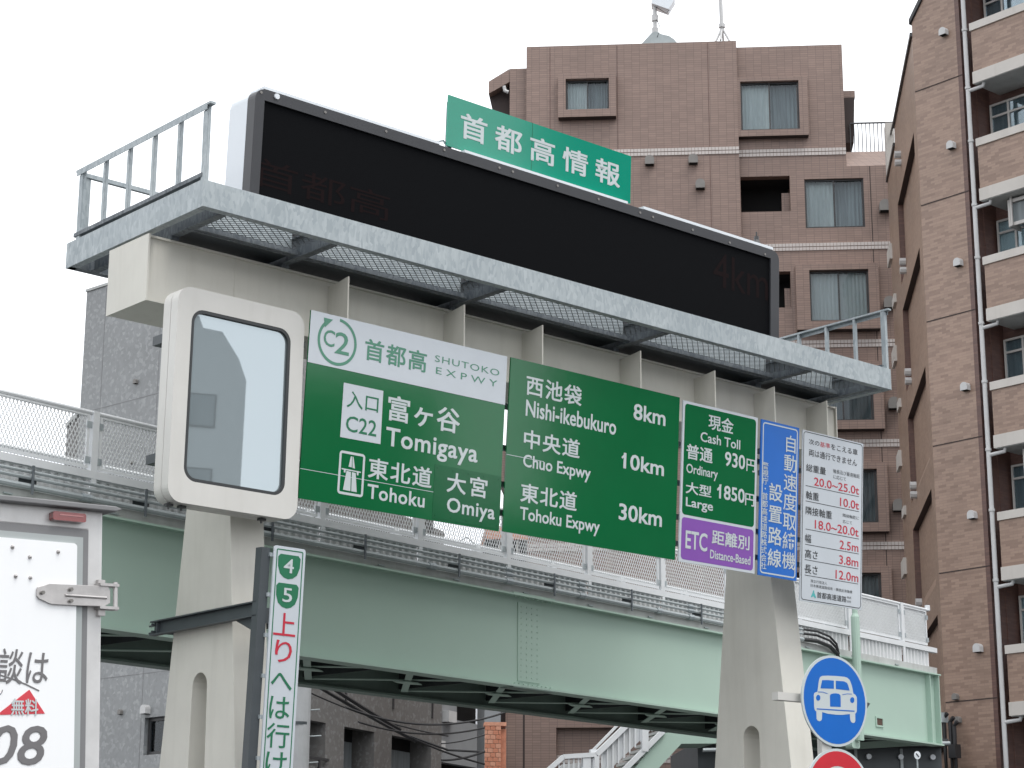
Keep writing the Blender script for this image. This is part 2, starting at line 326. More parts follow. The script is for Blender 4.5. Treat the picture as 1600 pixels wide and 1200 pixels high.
t_.links.new(wv.outputs['Distance'], rr.inputs[0]); t_.links.new(rr.outputs[0], b_.inputs['Base Color'])
LEDR, t_, b_ = newmat('faint_red_led'); b_.inputs['Specular IOR Level'].default_value = .07; b_.inputs['Roughness'].default_value = .75; b_.inputs['Base Color'].default_value = (.008, .0045, .005, 1); b_.inputs['Emission Color'].default_value = (.5, .05, .03, 1); b_.inputs['Emission Strength'].default_value = .0014

# ------------------------------------------------------------------ lettering (flat print, drawn with the built-in face)
def text_mesh(s, bold=.012, space=1.0, line=1.0, shear=0):
    c = bpy.data.curves.new('lettering', 'FONT'); c.body = s; c.size = 1; c.offset = bold; c.resolution_u = 3; c.space_character = space; c.space_line = line; c.shear = shear
    o = bpy.data.objects.new('lettering', c); col.objects.link(o)
    dg = bpy.context.evaluated_depsgraph_get(); me = bpy.data.meshes.new_from_object(o.evaluated_get(dg), preserve_all_data_layers=False, depsgraph=dg)
    bpy.data.objects.remove(o); bpy.data.curves.remove(c); me.materials.clear(); return me
def lettering(s, parent, fr, tl, br, y, m, bold=.014, base=False, space=1.0, line=1.0, shear=0, off=(0, 0, 0), rot=0):
    """fit the ink of s between two opposite corners on the plane y of the frame"""
    x0, z1 = fr.P(*tl, y); x1, z0 = fr.P(*br, y)
    me = text_mesh(s, min(bold, .004), space, line, shear); me.name = 'lettering'
    d = max(0, bold - .003)
    if d > 0:                       # heavier weight: overprint small shifts, each a fraction of a millimetre apart
        vs0 = [tuple(v.co) for v in me.vertices]; fs0 = [tuple(p.vertices) for p in me.polygons]; vs = []; fs = []
        for i, (dx, dz) in enumerate(((-d, -d), (d, -d), (-d, d), (d, d))):
            n = len(vs); vs += [(a + dx, b + dz, i * .0003) for a, b, c in vs0]; fs += [tuple(j + n for j in f) for f in fs0]
        bpy.data.meshes.remove(me); me = bpy.data.meshes.new('lettering'); me.from_pydata(vs, [], fs)
    xs = [v.co.x for v in me.vertices]; ys = [v.co.y for v in me.vertices]
    ax, bx, ay, by = min(xs), max(xs), (0 if base else min(ys)), max(ys)
    for v in me.vertices:
        v.co = Vector((x0 + (v.co.x - ax) / (bx - ax) * (x1 - x0) - off[0], y - v.co.z - off[1], z0 + (v.co.y - ay) / (by - ay) * (z1 - z0) - off[2]))
    me.materials.append(m)
    o = bpy.data.objects.new('lettering', me); o['kind'] = 'thing'; col.objects.link(o); o.parent = parent; return o
def Z(ox, oy, s):
    """reading positions off an enlarged view: origin and scale"""
    return lambda x, y: (ox + x / s, oy + y / s)

# ================================================================== GROUND
g0 = MB().add([(-1500, -1500, 0), (1500, -1500, 0), (1500, 1500, 0), (-1500, 1500, 0)], [(0, 1, 2, 3)])
solo('ground', g0, ASPH, Matrix(), None, None, kind='structure')
pv = MB().box(-60, 60, 31, 33.5, .0, .12)
PAVE = mat('pavement_concrete', (.30, .30, .29), .9, var=.1)
solo('pavement', pv, PAVE, Frame((0, 0, .002), 90 - 8), None, None, kind='structure')
ln = MB()
for k in range(12): ln.box(-3.0, -2.85, 2 + k * 8, 6 + k * 8, .004, .008)
solo('road_marking', ln, mat('road_paint', (.7, .7, .7), .8), Matrix(), None, None, kind='structure')

# ================================================================== BROWN APARTMENT BUILDING (far, frontal)
def vent_hood(parent, fr, px, y=0, s=.13, m=None, off=(0, 0, 0)):
    x, z = fr.P(*px, y)
    mb = MB(); n = 10; pr = [(x + s * math.cos(math.pi * k / n), z + s * math.sin(math.pi * k / n) * .9) for k in range(n + 1)] + [(x - s, z - s * 1.1), (x + s, z - s * 1.1)]
    mb.prism([(a - off[0], b - off[2]) for a, b in pr], y - s * 1.5 - off[1], y - off[1])
    o = part('vent_hood', mb, m or VENT, parent)
    part('hood_opening', MB().box(x - s * .8 - off[0], x + s * .8 - off[0], y - s * 1.35 - off[1], y - .02 - off[1], z - s * 1.1 - .008 - off[2], z - s * 1.1 - .003 - off[2]), DARK, o)
    return o
def sash_window(parent, x0, x1, z0, z1, y, frame=FRAMEB, split=.5, cur=(CURT, CURTD), depth=.35, fw=.05):
    w = part('window', MB().wall(x0, x1, z0, z1, y, y + .08, [(x0 + fw, x0 + (x1 - x0) * split - fw * .35, z0 + fw * 1.3, z1 - fw), (x0 + (x1 - x0) * split + fw * .35, x1 - fw, z0 + fw * 1.3, z1 - fw)]), frame, parent)
    xm = x0 + (x1 - x0) * split
    for i, (a, b) in enumerate(((x0 + fw, xm - fw * .35), (xm + fw * .35, x1 - fw))):
        part('pane', MB().add([(a, y + .04 + i * .02, z0 + fw), (b, y + .04 + i * .02, z0 + fw), (b, y + .04 + i * .02, z1 - fw), (a, y + .04 + i * .02, z1 - fw)], [(0, 1, 2, 3)]), GLASS, w)
        mb = MB(); n = 14
        for k in range(n):
            xa = a + (b - a) * k / n; xb = a + (b - a) * (k + 1) / n; ya = y + .2 + (.03 if k % 2 else 0); yb = y + .2 + (0 if k % 2 else .03)
            mb.add([(xa, ya, z0), (xb, yb, z0), (xb, yb, z1), (xa, ya, z1)], [(0, 1, 2, 3)])
        part('curtain', mb, cur[i], w)
    return w
cq = depthpt(1150, 300, 58); CB = Frame((cq.x, cq.y, 0), 94.6)
cb = thing('apartment_building', 'brown tiled apartment block with pale bands and bay windows, antennas on its roof', 'building', CB)
# left block (proud), x -6.27..0.11 ; right block behind by 0.35
holes = [(-5.06, -3.75, 25.54, 26.54)]
part('wall', MB().wall(-6.27, .12, 0, 27.75, 0, .3, holes), TILEC, cb)
part('wall', MB().box(-6.27, .12, .3, 11, 0, 27.74), TILEC, cb).hide_render = False
lo = []
for zt in (23.46, 20.46, 17.46, 14.46, 11.46): lo.append((.15, 1.62 if zt > 23 else 1.55, zt - 1.12, zt))
wh = [(.21, 1.96, 24.86, 26.43), (2.05, 3.80, 21.79, 23.34)]
for k in range(4): wh.append((2.08, 3.80, 18.82 - 3 * k, 20.38 - 3 * k))
YR = .30
part('wall', MB().wall(.12, 3.32, 23.721, 27.66, YR, YR + .3, [wh[0]]), TILEC, cb)
part('wall', MB().wall(.12, 4.95, 0, 23.72, YR, YR + .3, wh[1:] + lo), TILEC, cb)
part('wall', MB().box(.12, 3.32, YR + 1.3, 11, 0, 27.6), TILEC, cb)
part('wall', MB().box(3.32, 4.95, YR + 1.3, 11, 0, 23.7), TILEC, cb)
part('wall', MB().box(.12, 3.32, YR + .31, YR + 1.3, 23.73, 24.8), TILEC, cb)
sl = MB().add([(3.32, YR, 23.72), (4.95, YR, 23.72), (4.95, YR + .5, 24.36), (3.32, YR + .5, 24.36), (3.32, 11, 24.36), (4.95, 11, 24.36), (4.95, 11, 23.7), (3.32, 11, 23.7)], [(0, 1, 2, 3), (3, 2, 5, 4), (1, 6, 5, 2), (0, 3, 4, 7), (4, 5, 6, 7)])
part('sloped_parapet', sl, TILEC, cb)
for zt in (23.46, 20.46, 17.46, 14.46):
    part('loggia_recess', MB().box(.15, 1.62, YR + 1.2, YR + 1.28, zt - 1.4, zt + .2), DARK, cb)
    part('loggia_recess', MB().box(.13, 2.0, YR + .32, YR + 1.2, zt + .02, zt + .1), DARK, cb)
    part('partition', MB().box(1.38, 1.62, YR + .35, YR + .5, zt - 1.12, zt - .42), TILEC, cb)
# bay surrounds
def surround(x0, x1, z0, z1, h, yb, pr=.32):
    part('bay_surround', MB().wall(x0, x1, z0, z1, yb - pr, yb, [h]), TILEC, cb)
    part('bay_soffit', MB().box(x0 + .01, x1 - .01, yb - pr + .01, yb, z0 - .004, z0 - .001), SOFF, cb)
surround(-5.29, -3.54, 25.30, 26.71, (-5.06, -3.75, 25.54, 26.54), 0, .28)
surround(.12, 2.22, 24.66, 26.56, (.21, 1.96, 24.86, 26.43), YR, .25)
for k in range(4): surround(1.68, 4.09, 18.56 - 3 * k, 20.57 - 3 * k, (2.08, 3.80, 18.82 - 3 * k, 20.38 - 3 * k), YR)
sash_window(cb, -5.06, -3.75, 25.54, 26.54, -.12)
sash_window(cb, .21, 1.96, 24.86, 26.43, YR - .12)
sash_window(cb, 2.05, 3.80, 21.79, 23.34, YR + .08)
for k in range(4): sash_window(cb, 2.08, 3.80, 18.82 - 3 * k, 20.38 - 3 * k, YR - .16, cur=((CURT, CURT), (CURTD, CURTD), (CURTD, CURTD), (CURT, CURTD))[k])
for k in range(7):
    zb = 24.2 - 3 * k
    for x0, x1, yy in ((-6.27, .12, 0), (.125, 3.32 if k == 0 else 4.95, YR)):
        b = MB()
        b.box(x0, x1 - .002, yy - .03, yy - .002, zb - .11, zb - .012); b.box(x0, x1 - .002, yy - .03, yy - .002, zb + .012, zb + .11)
        n = int((x1 - x0) / .1); part('tile_band', b, BAND, cb)
        g = MB()
        for i in range(1, n): g.box(x0 + i * (x1 - x0) / n - .006, x0 + i * (x1 - x0) / n + .006, yy - .033, yy - .029, zb - .11, zb + .11)
        part('band_joint', g, TILEC, cb, stuff=True)
for x in (-5.55, -3.5, -.75): part('expansion_joint', MB().box(x - .010, x + .010, -.006, -.002, 0, 27.7), TILED2, cb)
part('expansion_joint', MB().box(4.0 - .012, 4.0 + .012, YR - .006, YR - .002, 0, 23.7), SOFF, cb)
for p in ((1382, 323), (1389, 474), (1396, 631), (1403, 790)): vent_hood(cb, CB, p, YR, .17)
for p in ((1015, 252), (1083, 250), (1094, 289)): vent_hood(cb, CB, p, 0, .14)
# left wing, set back, with cut-away canopy
part('wing_wall', MB().wall(-6.80, -6.271, 0, 27.15, .25, .5), TILEC, cb)
part('wing_wall', MB().box(-6.80, -6.28, .5, 10, 0, 27.1), TILEC, cb)
cx0, cz0 = CB.P(767, 118, 1.5); cx1, cz1 = CB.P(769, 128, 1.5)
part('canopy_fascia', MB().prism([(-6.81, 27.15), (-6.81, 26.72), (-7.45, 26.35), (-7.45, 26.75)], .25, 3.0), TILEC, cb)
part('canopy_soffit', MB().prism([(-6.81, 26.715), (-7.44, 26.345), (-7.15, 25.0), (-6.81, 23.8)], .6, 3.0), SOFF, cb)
part('wing_pipe', MB().tube([(-6.84, .3, 26.4), (-6.95, .3, 26.45), (-6.98, .3, 26.6)], .06), VENTW, cb)
for k in range(6):
    part('wing_balcony', MB().box(-7.1, -6.81, .6, 3.2, 20.2 - 3 * k, 21.3 - 3 * k), TILEC, cb)
part('wing_wall', MB().box(-6.9, -6.81, 3.2, 9, 0, 23.5), SOFF, cb)
part('wing_wall', MB().box(-7.3, -6.801, .6, 3, 0, 9.5), SOFF, cb)
hx0, hz1 = CB.P(869, 1137, -.3); hx1 = CB.P(1130, 1150, -.3)[0]
part('front_bay', MB().wall(-6.80, hx1 + .6, 0, 8.8, -.3, -.035, [(hx0, hx1, 0, hz1)]), TILEC, cb); part('bay_soffit', MB().box(hx0, hx1, -.299, -.036, hz1 + .001, hz1 + .006), SOFF, cb)
part('bay_groove', MB().box(CB.P(817, 1150, -.3)[0], CB.P(820, 1150, -.3)[0], -.306, -.301, 0, 8.8), SOFF, cb)
# right-hand eave and roof railing
ex0, ez0 = CB.P(1320, 142, .9); ex1, ez1 = CB.P(1336, 152, .9)
part('eave', MB().box(3.33, ex1, .9, 4, ez1, ez0), TILEC, cb)
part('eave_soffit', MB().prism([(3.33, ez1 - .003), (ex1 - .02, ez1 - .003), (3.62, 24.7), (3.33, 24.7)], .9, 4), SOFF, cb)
rx0, rz0 = CB.P(1328, 192, .85); rx1, rz1 = CB.P(1398, 189, .85)
part('roof_rail', MB().box(rx0, rx1 + .3, .83, .87, rz0 - .04, rz0), FRAMEB, cb)
for i in range(15):
    x = rx0 + (rx1 + .3 - rx0) * i / 14; part('rail_post', MB().box(x - .012, x + .012, .84, .86, 24.33, rz0 - .04), FRAMEB, cb)
# roof masts
def antenna(px, kind):
    x, z = CB.P(px, 66, .6)
    if kind == 0:
        t = thing('roof_antenna', 'grey microwave antenna mast with a drum dish, left one on the brown roof', 'antenna', CB, at=(x, .15, 27.76))
        part('mast', MB().tube([(0, 0, 0), (0, 0, 1.6)], .06), VENTW, t); part('mast', MB().tube([(0, 0, .35), (0, 0, .55)], .10), VENTW, t); part('mast', MB().tube([(0, 0, .78), (0, 0, .98)], .10), VENTW, t)
        part('base_dome', MB().prism([(-.42, 0), (-.10, .36), (.02, .40), (.2, .30), (.42, .24), (.58, .12), (.66, 0)], -.1, .5), PIPE, t)
        part('dish', MB().prism([(-.1, 1.3), (.42, 1.08), (.62, 1.42), (.55, 1.75), (-.05, 1.75)], -.2, .25), HOUSE, t)
        part('cable', MB().tube([(.05, -.1, 1.2), (.35, -.12, .98), (.45, -.1, 1.1)], .01, 5), CABLE, t); part('cable', MB().tube([(.05, -.1, .8), (.16, -.12, .5), (.06, -.1, .2)], .01, 5), CABLE, t)
    else:
        t = thing('roof_antenna', 'thin grey mast on splayed legs, right one on the brown roof', 'antenna', CB, at=(x, .15, 27.76))
        part('mast', MB().tube([(0, 0, .4), (-.06, 0, 3.0)], .06), VENTW, t); part('mast', MB().tube([(0, 0, .5), (0, 0, .62)], .10), VENTW, t)
        for dx, dy in ((-.2, -.1), (.22, -.1), (.05, .2), (-.06, -.2)): part('leg', MB().tube([(0, 0, .5), (dx, dy, 0)], .035), VENTW, t)
antenna(1024, 0); antenna(1128, 1)

# ================================================================== MOTTLED TILE BUILDING (right)
dq = depthpt(1445, 450, 47); DB = Frame((dq.x, dq.y, 0), -41 - 180)
db = thing('apartment_building', 'mottled brown apartment block with cream balcony bands and downpipe at the right edge', 'building', DB)
top = [(0, 0), (1.32, 0), (1.32, 25.6), (.47, 23.9), (.0, 23.3)]
part('wall', MB().prism([(.0, 0), (1.30, 0), (1.30, 25.6), (.50, 23.95), (.0, 23.27)], 0, .4), TILED, db)
part('roof_edge', MB().prism([(-.05, 23.25), (.50, 23.95), (1.32, 25.6), (1.32, 25.72), (.45, 24.05), (-.05, 23.38)], -.05, .6), FRAMEB, db)
part('edge_return', MB().box(1.30, 1.42, -.004, .5, 0, 26), TILED2, db)
part('edge_return', MB().box(1.42, 9, 1.0, 1.25, 0, 28), TILED2, db)
part('edge_return', MB().box(1.36, 1.44, .5, 1.0, 0, 28), TILED2, db)
for z in (21.45, 18.5, 15.58, 12.55, 9.55, 6.6): part('expansion_joint', MB().box(0.01, 1.42, -.012, -.005, z - .012, z + .012), SOFF, db)
part('downpipe', MB().tube([(1.57, -.02, 0), (1.57, -.02, 27)], .055, 10), VENTW, db)
for z in (22.55, 21.05, 18.1, 19.7, 16.8, 15.2, 13.8, 12.2, 10.8, 9.2): part('pipe_collar', MB().tube([(1.57, -.02, z - .03), (1.57, -.02, z + .03)], .072, 10), VENTW, db)
BX = 1.75
for i, zt in enumerate((25.6, 22.63, 19.68, 16.74, 13.73, 10.70, 7.7)):
    par = part('balcony_parapet', MB().box(BX, 9, -.02, .12, zt - 1.23, zt - .17), TILED, db)
    part('cap_band', MB().box(BX - .02, 9, -.06, .16, zt - .17, zt + .02), CREAM, par)
    sl = part('balcony_slab', MB().box(BX - .01, 9, -.05, .99, zt - 1.53, zt - 1.232), CREAM, db)
    part('balcony_soffit', MB().box(BX + .02, 9, -.03, .98, zt - 1.545, zt - 1.534), CONC, sl)
    part('drain_elbow', MB().tube([(1.57, -.02, zt - 1.66), (1.75, .02, zt - 1.64), (1.95, .06, zt - 1.62), (1.97, .06, zt - 1.54)], .045, 8), VENTW, db)
    # window wall behind the balcony
    za, zb = zt - 3.7, zt - 1.75
    w = part('window', MB().wall(1.50, 4.6, za, zb, .90, .98, [(1.55, 2.0, za, zb - .35), (1.55, 2.0, zb - .30, zb - .05), (2.05, 2.9, za, zb - .35), (2.05, 2.9, zb - .30, zb - .05), (2.95, 3.7, za, zb - .05), (3.75, 4.55, za, zb - .05)]), FRAMEW, db)
    part('pane', MB().box(1.55, 4.55, .93, .935, za, zb - .05), GLASS, w)
    part('curtain', MB().box(1.55, 2.5 if i % 2 else 3.4, .975, .98, za, zb - .05), CURT if i in (2, 5) else CURTD, w)
    part('curtain', MB().box(2.5 if i % 2 else 3.4, 4.55, .975, .98, za, zb - .05), CURTD, w)
    if i in (2, 4):
        wr = part('air_conditioner', MB().wall(2.30, 3.3, zt - 2.25, zt - 1.60, .25, .30, [(2.36, 3.24, zt - 2.17, zt - 1.68)]), FRAMEW, db, label='white framed unit hanging under the balcony slab')
        part('unit_body', MB().box(2.37, 3.23, .32, .75, zt - 2.16, zt - 1.69), CURTD, wr); part('hanger', MB().box(2.40, 2.44, .2, .24, zt - 2.25, zt - 1.55), FRAMEW, wr); part('hanger', MB().box(2.27, 2.30, .3, .75, zt - 2.25, zt - 1.60), FRAMEW, wr)
for p in ((1477, 50), (1489, 227), (1500, 410), (1511, 604), (1522, 804), (1531, 1012)): vent_hood(db, DB, p, 0, .095, VENTW)
for p in ((1495, 1088), (1499, 1124), (1491, 1147)): vent_hood(db, DB, p, 0, .07, VENT)
part('wall_body', MB().box(1.5, 9, 1.62, 9, 0, 28), SPECKD, db)
# narrow angled facade left of the corner, seen almost edge-on (direction yaw 6)
DC = Frame((dq.x, dq.y, 0), 6.07)
q = DB.M @ Vector((0, 0, 0)); DC = Frame((q.x, q.y, 0), 6.07)
part_m = DB.I @ DC.M
def dpart(name, mb, m, stuff=False, label=None):
    o = part(name, mb, m, db, stuff=stuff, label=label); o.matrix_local = part_m; return o
# local x runs away from the camera; +y is outward (left)
TOPC = 22.93
dpart('corner_wall', MB().box(0.0, .80, -.3, 0, 0, TOPC), TILEO)
for k in range(8):
    zs = 20.72 - 3.0 * k
    if k == 0: dpart('corner_wall', MB().box(.80, 6.1, -.3, 0, zs, TOPC), TILEO)
    zn = max(zs - 3.0, 0)
    dpart('corner_wall', MB().prism([(-.3, zs - .001), (-.15, zs - .001), (-.15, max(zs - 1.9, 0)), (0, max(zs - 2.3, 0)), (0, zn), (-.3, zn)], .80, 6.1, 'x'), TILEO)
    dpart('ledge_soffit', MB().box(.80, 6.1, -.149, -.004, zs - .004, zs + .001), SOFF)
    dpart('corner_wall', MB().box(6.1, 6.13, -.148, .0, zs - 2.2, zs), TILED2)
    dpart('ledge_block', MB().box(8.5, 9.4, .0, .08, zs - .75, zs - .3), CREAM)
    dpart('ledge_block', MB().box(7.8, 8.5, .0, .07, zs - 2.25, zs - 2.0), CREAM)
    for dz in (0, .24):
        dpart('vent_hood', MB().tube([(4.55, 0, zs + .62 + dz), (4.55, .16, zs + .62 + dz)], .10, 8), VENTW)
dpart('roof_edge', MB().box(0, 6.1, -.3, .06, TOPC + .001, TOPC + .1), FRAMEB)
dpart('corner_wall', MB().box(6.13, 9.0, -.3, .0, 0, TOPC - .5), TILEO)
dpart('roof_edge', MB().box(6.13, 9.0, -.3, .05, TOPC - .5, TOPC - .4), FRAMEB)
dpart('screen_wall', MB().box(8.4, 8.9, -.2, .04, TOPC - .4, TOPC + 1.1), CREAM)
dpart('screen_wall', MB().bar((6.2, -.1, TOPC + .6), (8.4, -.1, TOPC + .75), .05, .05), VENT)

# ================================================================== GREY CHIP-CLAD BUILDING (left, behind the footbridge)
gq = depthpt(300, 800, 42); GL = Frame((gq.x, gq.y, 0), -48 - 180); GR = Frame((gq.x, gq.y, 0), 24)
gb = thing('grey_building', 'grey chip-clad building with dark balconies behind the footbridge, left', 'building', GL)
wx0, wz0 = GL.P(226, 1130, 0); wx1, wz1 = GL.P(252, 1178, 0)
part('wall', MB().wall(-4.08, .0, 0, 15.54, 0, .3, [(wx0, 0 - .25, 5.02, 5.78)]), SPECK, gb)
part('wall', MB().prism([(-4.08, .3), (-.02, .3), (-2.6, 6), (-4.08, 6)], 0, 15.5, 'z'), SPECK, gb)
part('roof_edge', MB().box(-4.1, .02, -.03, .4, 15.54, 15.60), CONC, gb)
w = part('window', MB().wall(wx0, -.25, 5.02, 5.78, .1, .18, [(wx0 + .07, -.32, 5.09, 5.71)]), FRAMEB, gb); part('pane', MB().box(wx0 + .07, -.32, .14, .145, 5.09, 5.71), GLASS, w); part('curtain', MB().box(wx0 + .07, -.32, .15, .155, 5.09, 5.71), CURT, w)
w = part('window', MB().box(-1.15, -.3, -.03, .05, 7.58, 8.2), FRAMEB, gb)
for x in (-3.35, -1.35): part('panel_joint', MB().box(x - .006, x + .006, -.004, -.001, 0, 15.5), RUBB, gb)
for z in (6.7, 9.7, 12.7): part('panel_joint', MB().box(-4.08, 0, -.004, -.001, z - .006, z + .006), RUBB, gb)
vent_hood(gb, GL, (190, 1112), 0, .05); vent_hood(gb, GL, (231, 1108), 0, .09, VENTW); vent_hood(gb, GL, (214, 596), 0, .05); vent_hood(gb, GL, (207, 722), 0, .04)
part('eave', MB().prism([(-4.09, 12.95), (-4.95, 12.55), (-4.95, 11.35), (-4.6, 11.4), (-4.09, 11.3)], .3, 3), SPECKD, gb)
part('eave', MB().prism([(-4.09, 13.0), (-4.95, 12.57), (-4.95, 12.65), (-4.09, 13.1)], .25, 3), CONC, gb)
gm = GL.I @ GR.M
def gpart(name, mb, m, stuff=False, label=None, par=None):
    o = part(name, mb, m, par or gb, stuff=stuff, label=label)
    if par is None: o.matrix_local = gm
    return o
def GP(x, y, d=0): return GR.P(x, y, d)
xr, _ = GP(690, 1150); xl = 0
zt_, zb_ = GP(560, 1148)[1], GP(560, 1200)[1]
ztop = 11.6
b1 = (GP(472, 1121)[0] - 1.6, GP(537, 1130)[0]); b2 = (GP(538, 1135)[0], GP(611, 1150)[0]); b3 = (GP(612, 1152)[0], GP(674, 1160)[0])
zp = GP(538, 1135)[1]
opn = [(b1[0], GP(509, 1130)[0], zp - 1.0, zp), (b2[0], GP(585, 1150)[0], zp - 1.15, zp), (b3[0], b3[1], zp - 1.15, zp)]
opn += [(a, b, c - 3, d - 3) for a, b, c, d in opn]
gpart('wall', MB().wall(xl, xr, 0, ztop, 0, .25, [(max(o_[0], .45), *o_[1:]) for o_ in opn]), SPECKD)
gpart('wall', MB().prism([(.85, 1.3), (xr, 1.3), (xr, 7), (2.7, 7)], 0, ztop, 'z'), SPECKD)
for a, b, c, d in opn[:3]:
    a = max(a, .45)
    gpart('recess_wall', MB().box(a - .05, b + .05, .60, .66, c - .5, d + .2), DARK)  # near-black back wall, the balcony's shadow put into its colour
    gpart('recess_wall', MB().box(b + .001, b + .05, .25, .60, c - .5, d + .2), SPECKD)
    gpart('curtain', MB().box(a + .3, b - .15, .52, .54, c, d - .25), CURTD)
    gpart('balcony_rail', MB().box(a, b + .1, -.06, -.02, c + .14, c + .2), FRAMEB)
    for k in range(3): gpart('rail_post', MB().box(a + .1 + k * (b - a) / 2.4, a + .16 + k * (b - a) / 2.4, -.06, -.02, c - .15, c + .14), FRAMEB)
for p in ((540, 1082), (614, 1095), (675, 1110)):
    x, z = GP(*p); gpart('drain_slot', MB().box(x - .03, x + .03, -.03, -.003, z - .2, z + .35), FRAMEB)
# plain grey end with louvred box and dark opening
x2, _ = GP(790, 1150); 
oa = GP(722, 1102); ob = GP(778, 1128)
gpart('end_wall', MB().wall(xr, x2, 0, 8.6, .15, .4, [(oa[0], min(ob[0] + .2, x2 - .05), ob[1] - .15, oa[1] + .2), (xr + .2, x2 - .05, GP(700, 1215)[1], GP(720, 1194)[1])]), PLAIN)
gpart('dark_recess', MB().box(xr, x2, .9, 1.0, 0, 8.6), DARK)
a = GP(699, 1110); b = GP(711, 1130)
eb = gpart('meter_box', MB().box(a[0], b[0], -.05, .14, b[1], a[1]), VENTW)
a = GP(690, 1157); b = GP(696, 1176); gpart('meter_box', MB().box(a[0], b[0], .0, .14, b[1], a[1]), VENTW)
# upper dark windows that show through the footbridge mesh
for (xa, xb, zz) in ((656, 676, 0),):
    a = GP(xa, 790); b = GP(xb, 835); gpart('window', MB().box(a[0], b[0], -.02, .02, b[1], a[1]), FRAMEB)

# ================================================================== ORANGE BRICK BUILDING
oq = depthpt(770, 1150, 40); OB = Frame((oq.x, oq.y, 0), 86)
ob_ = thing('brick_building', 'orange brick building with a dark window band between the grey and the brown blocks', 'building', OB)
ox0 = OB.P(757.5, 1150)[0]; ox1 = OB.P(783, 1150)[0]; oz1 = OB.P(770, 1134)[1]
part('brick_core', MB().box(ox0 + .01, ox1 - .01, .02, .30, 0, oz1 - .02), MORT, ob_)
bw = (ox1 - ox0) / 3; bh = .085; bmesh_cache = {}
def brick_mesh(w, m):
    k = (round(w, 3), m.name)
    if k not in bmesh_cache: bmesh_cache[k] = MB().box(.004, w - .004, 0, .1, .004, bh - .004).mesh('brick', m)
    return bmesh_cache[k]
r = 0; z = oz1 - bh
while z > oz1 - 1.25:
    x = ox0 - (bw / 2 if r % 2 else 0)
    while x < ox1 - .02:
        a = max(x, ox0); b = min(x + bw, ox1)
        if b - a > .02: part('brick', None, None, ob_, off=(a, random.uniform(-.006, .002), z), mesh=brick_mesh(b - a, random.choice((BRICKO, BRICKO, BRICKP))))
        x += bw
    z -= bh; r += 1
part('cap_course', MB().box(ox0 - .01, ox1 + .10, -.01, .35, oz1, oz1 + .07), BRICKP, ob_)
part('wall', MB().box(ox1 + .0, ox1 + .1, .05, .4, 0, oz1 - .05), BRICKO, ob_)
# the upper storeys of the same building further back, seen over the footbridge fence
U = Frame((depthpt(770, 850, 46).x, depthpt(770, 850, 46).y, 0), 86)
ub = thing('low_building', 'salmon brick building top with a dark window band behind the mesh fence', 'building', U)
ux0 = U.P(759, 850)[0]; uz = [U.P(770, y)[1] for y in (822, 842, 872, 960)]
part('wall', MB().box(ux0, ux0 + .95, 0, 3, uz[1], uz[0]), BRICKP, ub); part('window_band', MB().box(ux0, ux0 + .95, .15, 3, uz[2], uz[1]), DARK, ub); part('wall', MB().box(ux0, ux0 + .36, .02, 3, 0, uz[2]), PLAIN, ub)
for k in range(2): part('mullion', MB().box(ux0 + .3 + k * .4, ux0 + .34 + k * .4, .1, .16, uz[2], uz[1]), FRAMEW, ub)
# far low roof with a railing seen through the gap
FRr = Frame((depthpt(730, 850, 80).x, 80, 0), 80)
fb = thing('low_building', 'distant pale low building with a roof railing seen through the fence gap', 'building', FRr)
a = FRr.P(694, 852); b = FRr.P(760, 858)
part('wall', MB().box(a[0] - 1, b[0] + 1.5, 0, 6, 0, b[1] - .35), HOUSE, fb)
pts = [(a[0] + .3, b[1] + .1), (a[0] + .9, b[1] + .45), (b[0] - .2, b[1] - .05)]
part('roof_rail', MB().tube([(p[0], 0, p[1]) for p in pts], .03, 6), PIPE, fb)
for k in range(5): x = a[0] + .3 + k * .35; part('rail_post', MB().tube([(x, 0, b[1] - .36), (x, 0, b[1] + .2)], .02, 6), PIPE, fb)

# ================================================================== FOOTBRIDGE
bq = depthpt(465, 1023, 26); BR = Frame((bq.x, bq.y, 0), 40.1)
fbm = thing('footbridge', 'pale green steel footbridge with a mesh fence and conduits crossing behind the signs', 'footbridge', BR)
XL, XR = -9.0, 16.4
def girder(y, near):
    s = -1 if near else 1
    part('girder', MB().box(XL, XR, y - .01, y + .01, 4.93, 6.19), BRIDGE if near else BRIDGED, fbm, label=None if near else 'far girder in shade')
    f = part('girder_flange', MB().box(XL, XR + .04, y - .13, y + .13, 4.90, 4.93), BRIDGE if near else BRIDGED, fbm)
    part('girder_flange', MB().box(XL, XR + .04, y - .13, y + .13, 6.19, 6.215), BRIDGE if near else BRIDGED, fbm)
girder(0, True); girder(2.2, False)
part('end_stiffener', MB().box(16.36, 16.385, -.12, 2.3, 4.93, 6.19), BRIDGE, fbm); part('end_stiffener', MB().box(16.05, 16.07, -.11, -.01, 4.93, 6.19), BRIDGE, fbm)
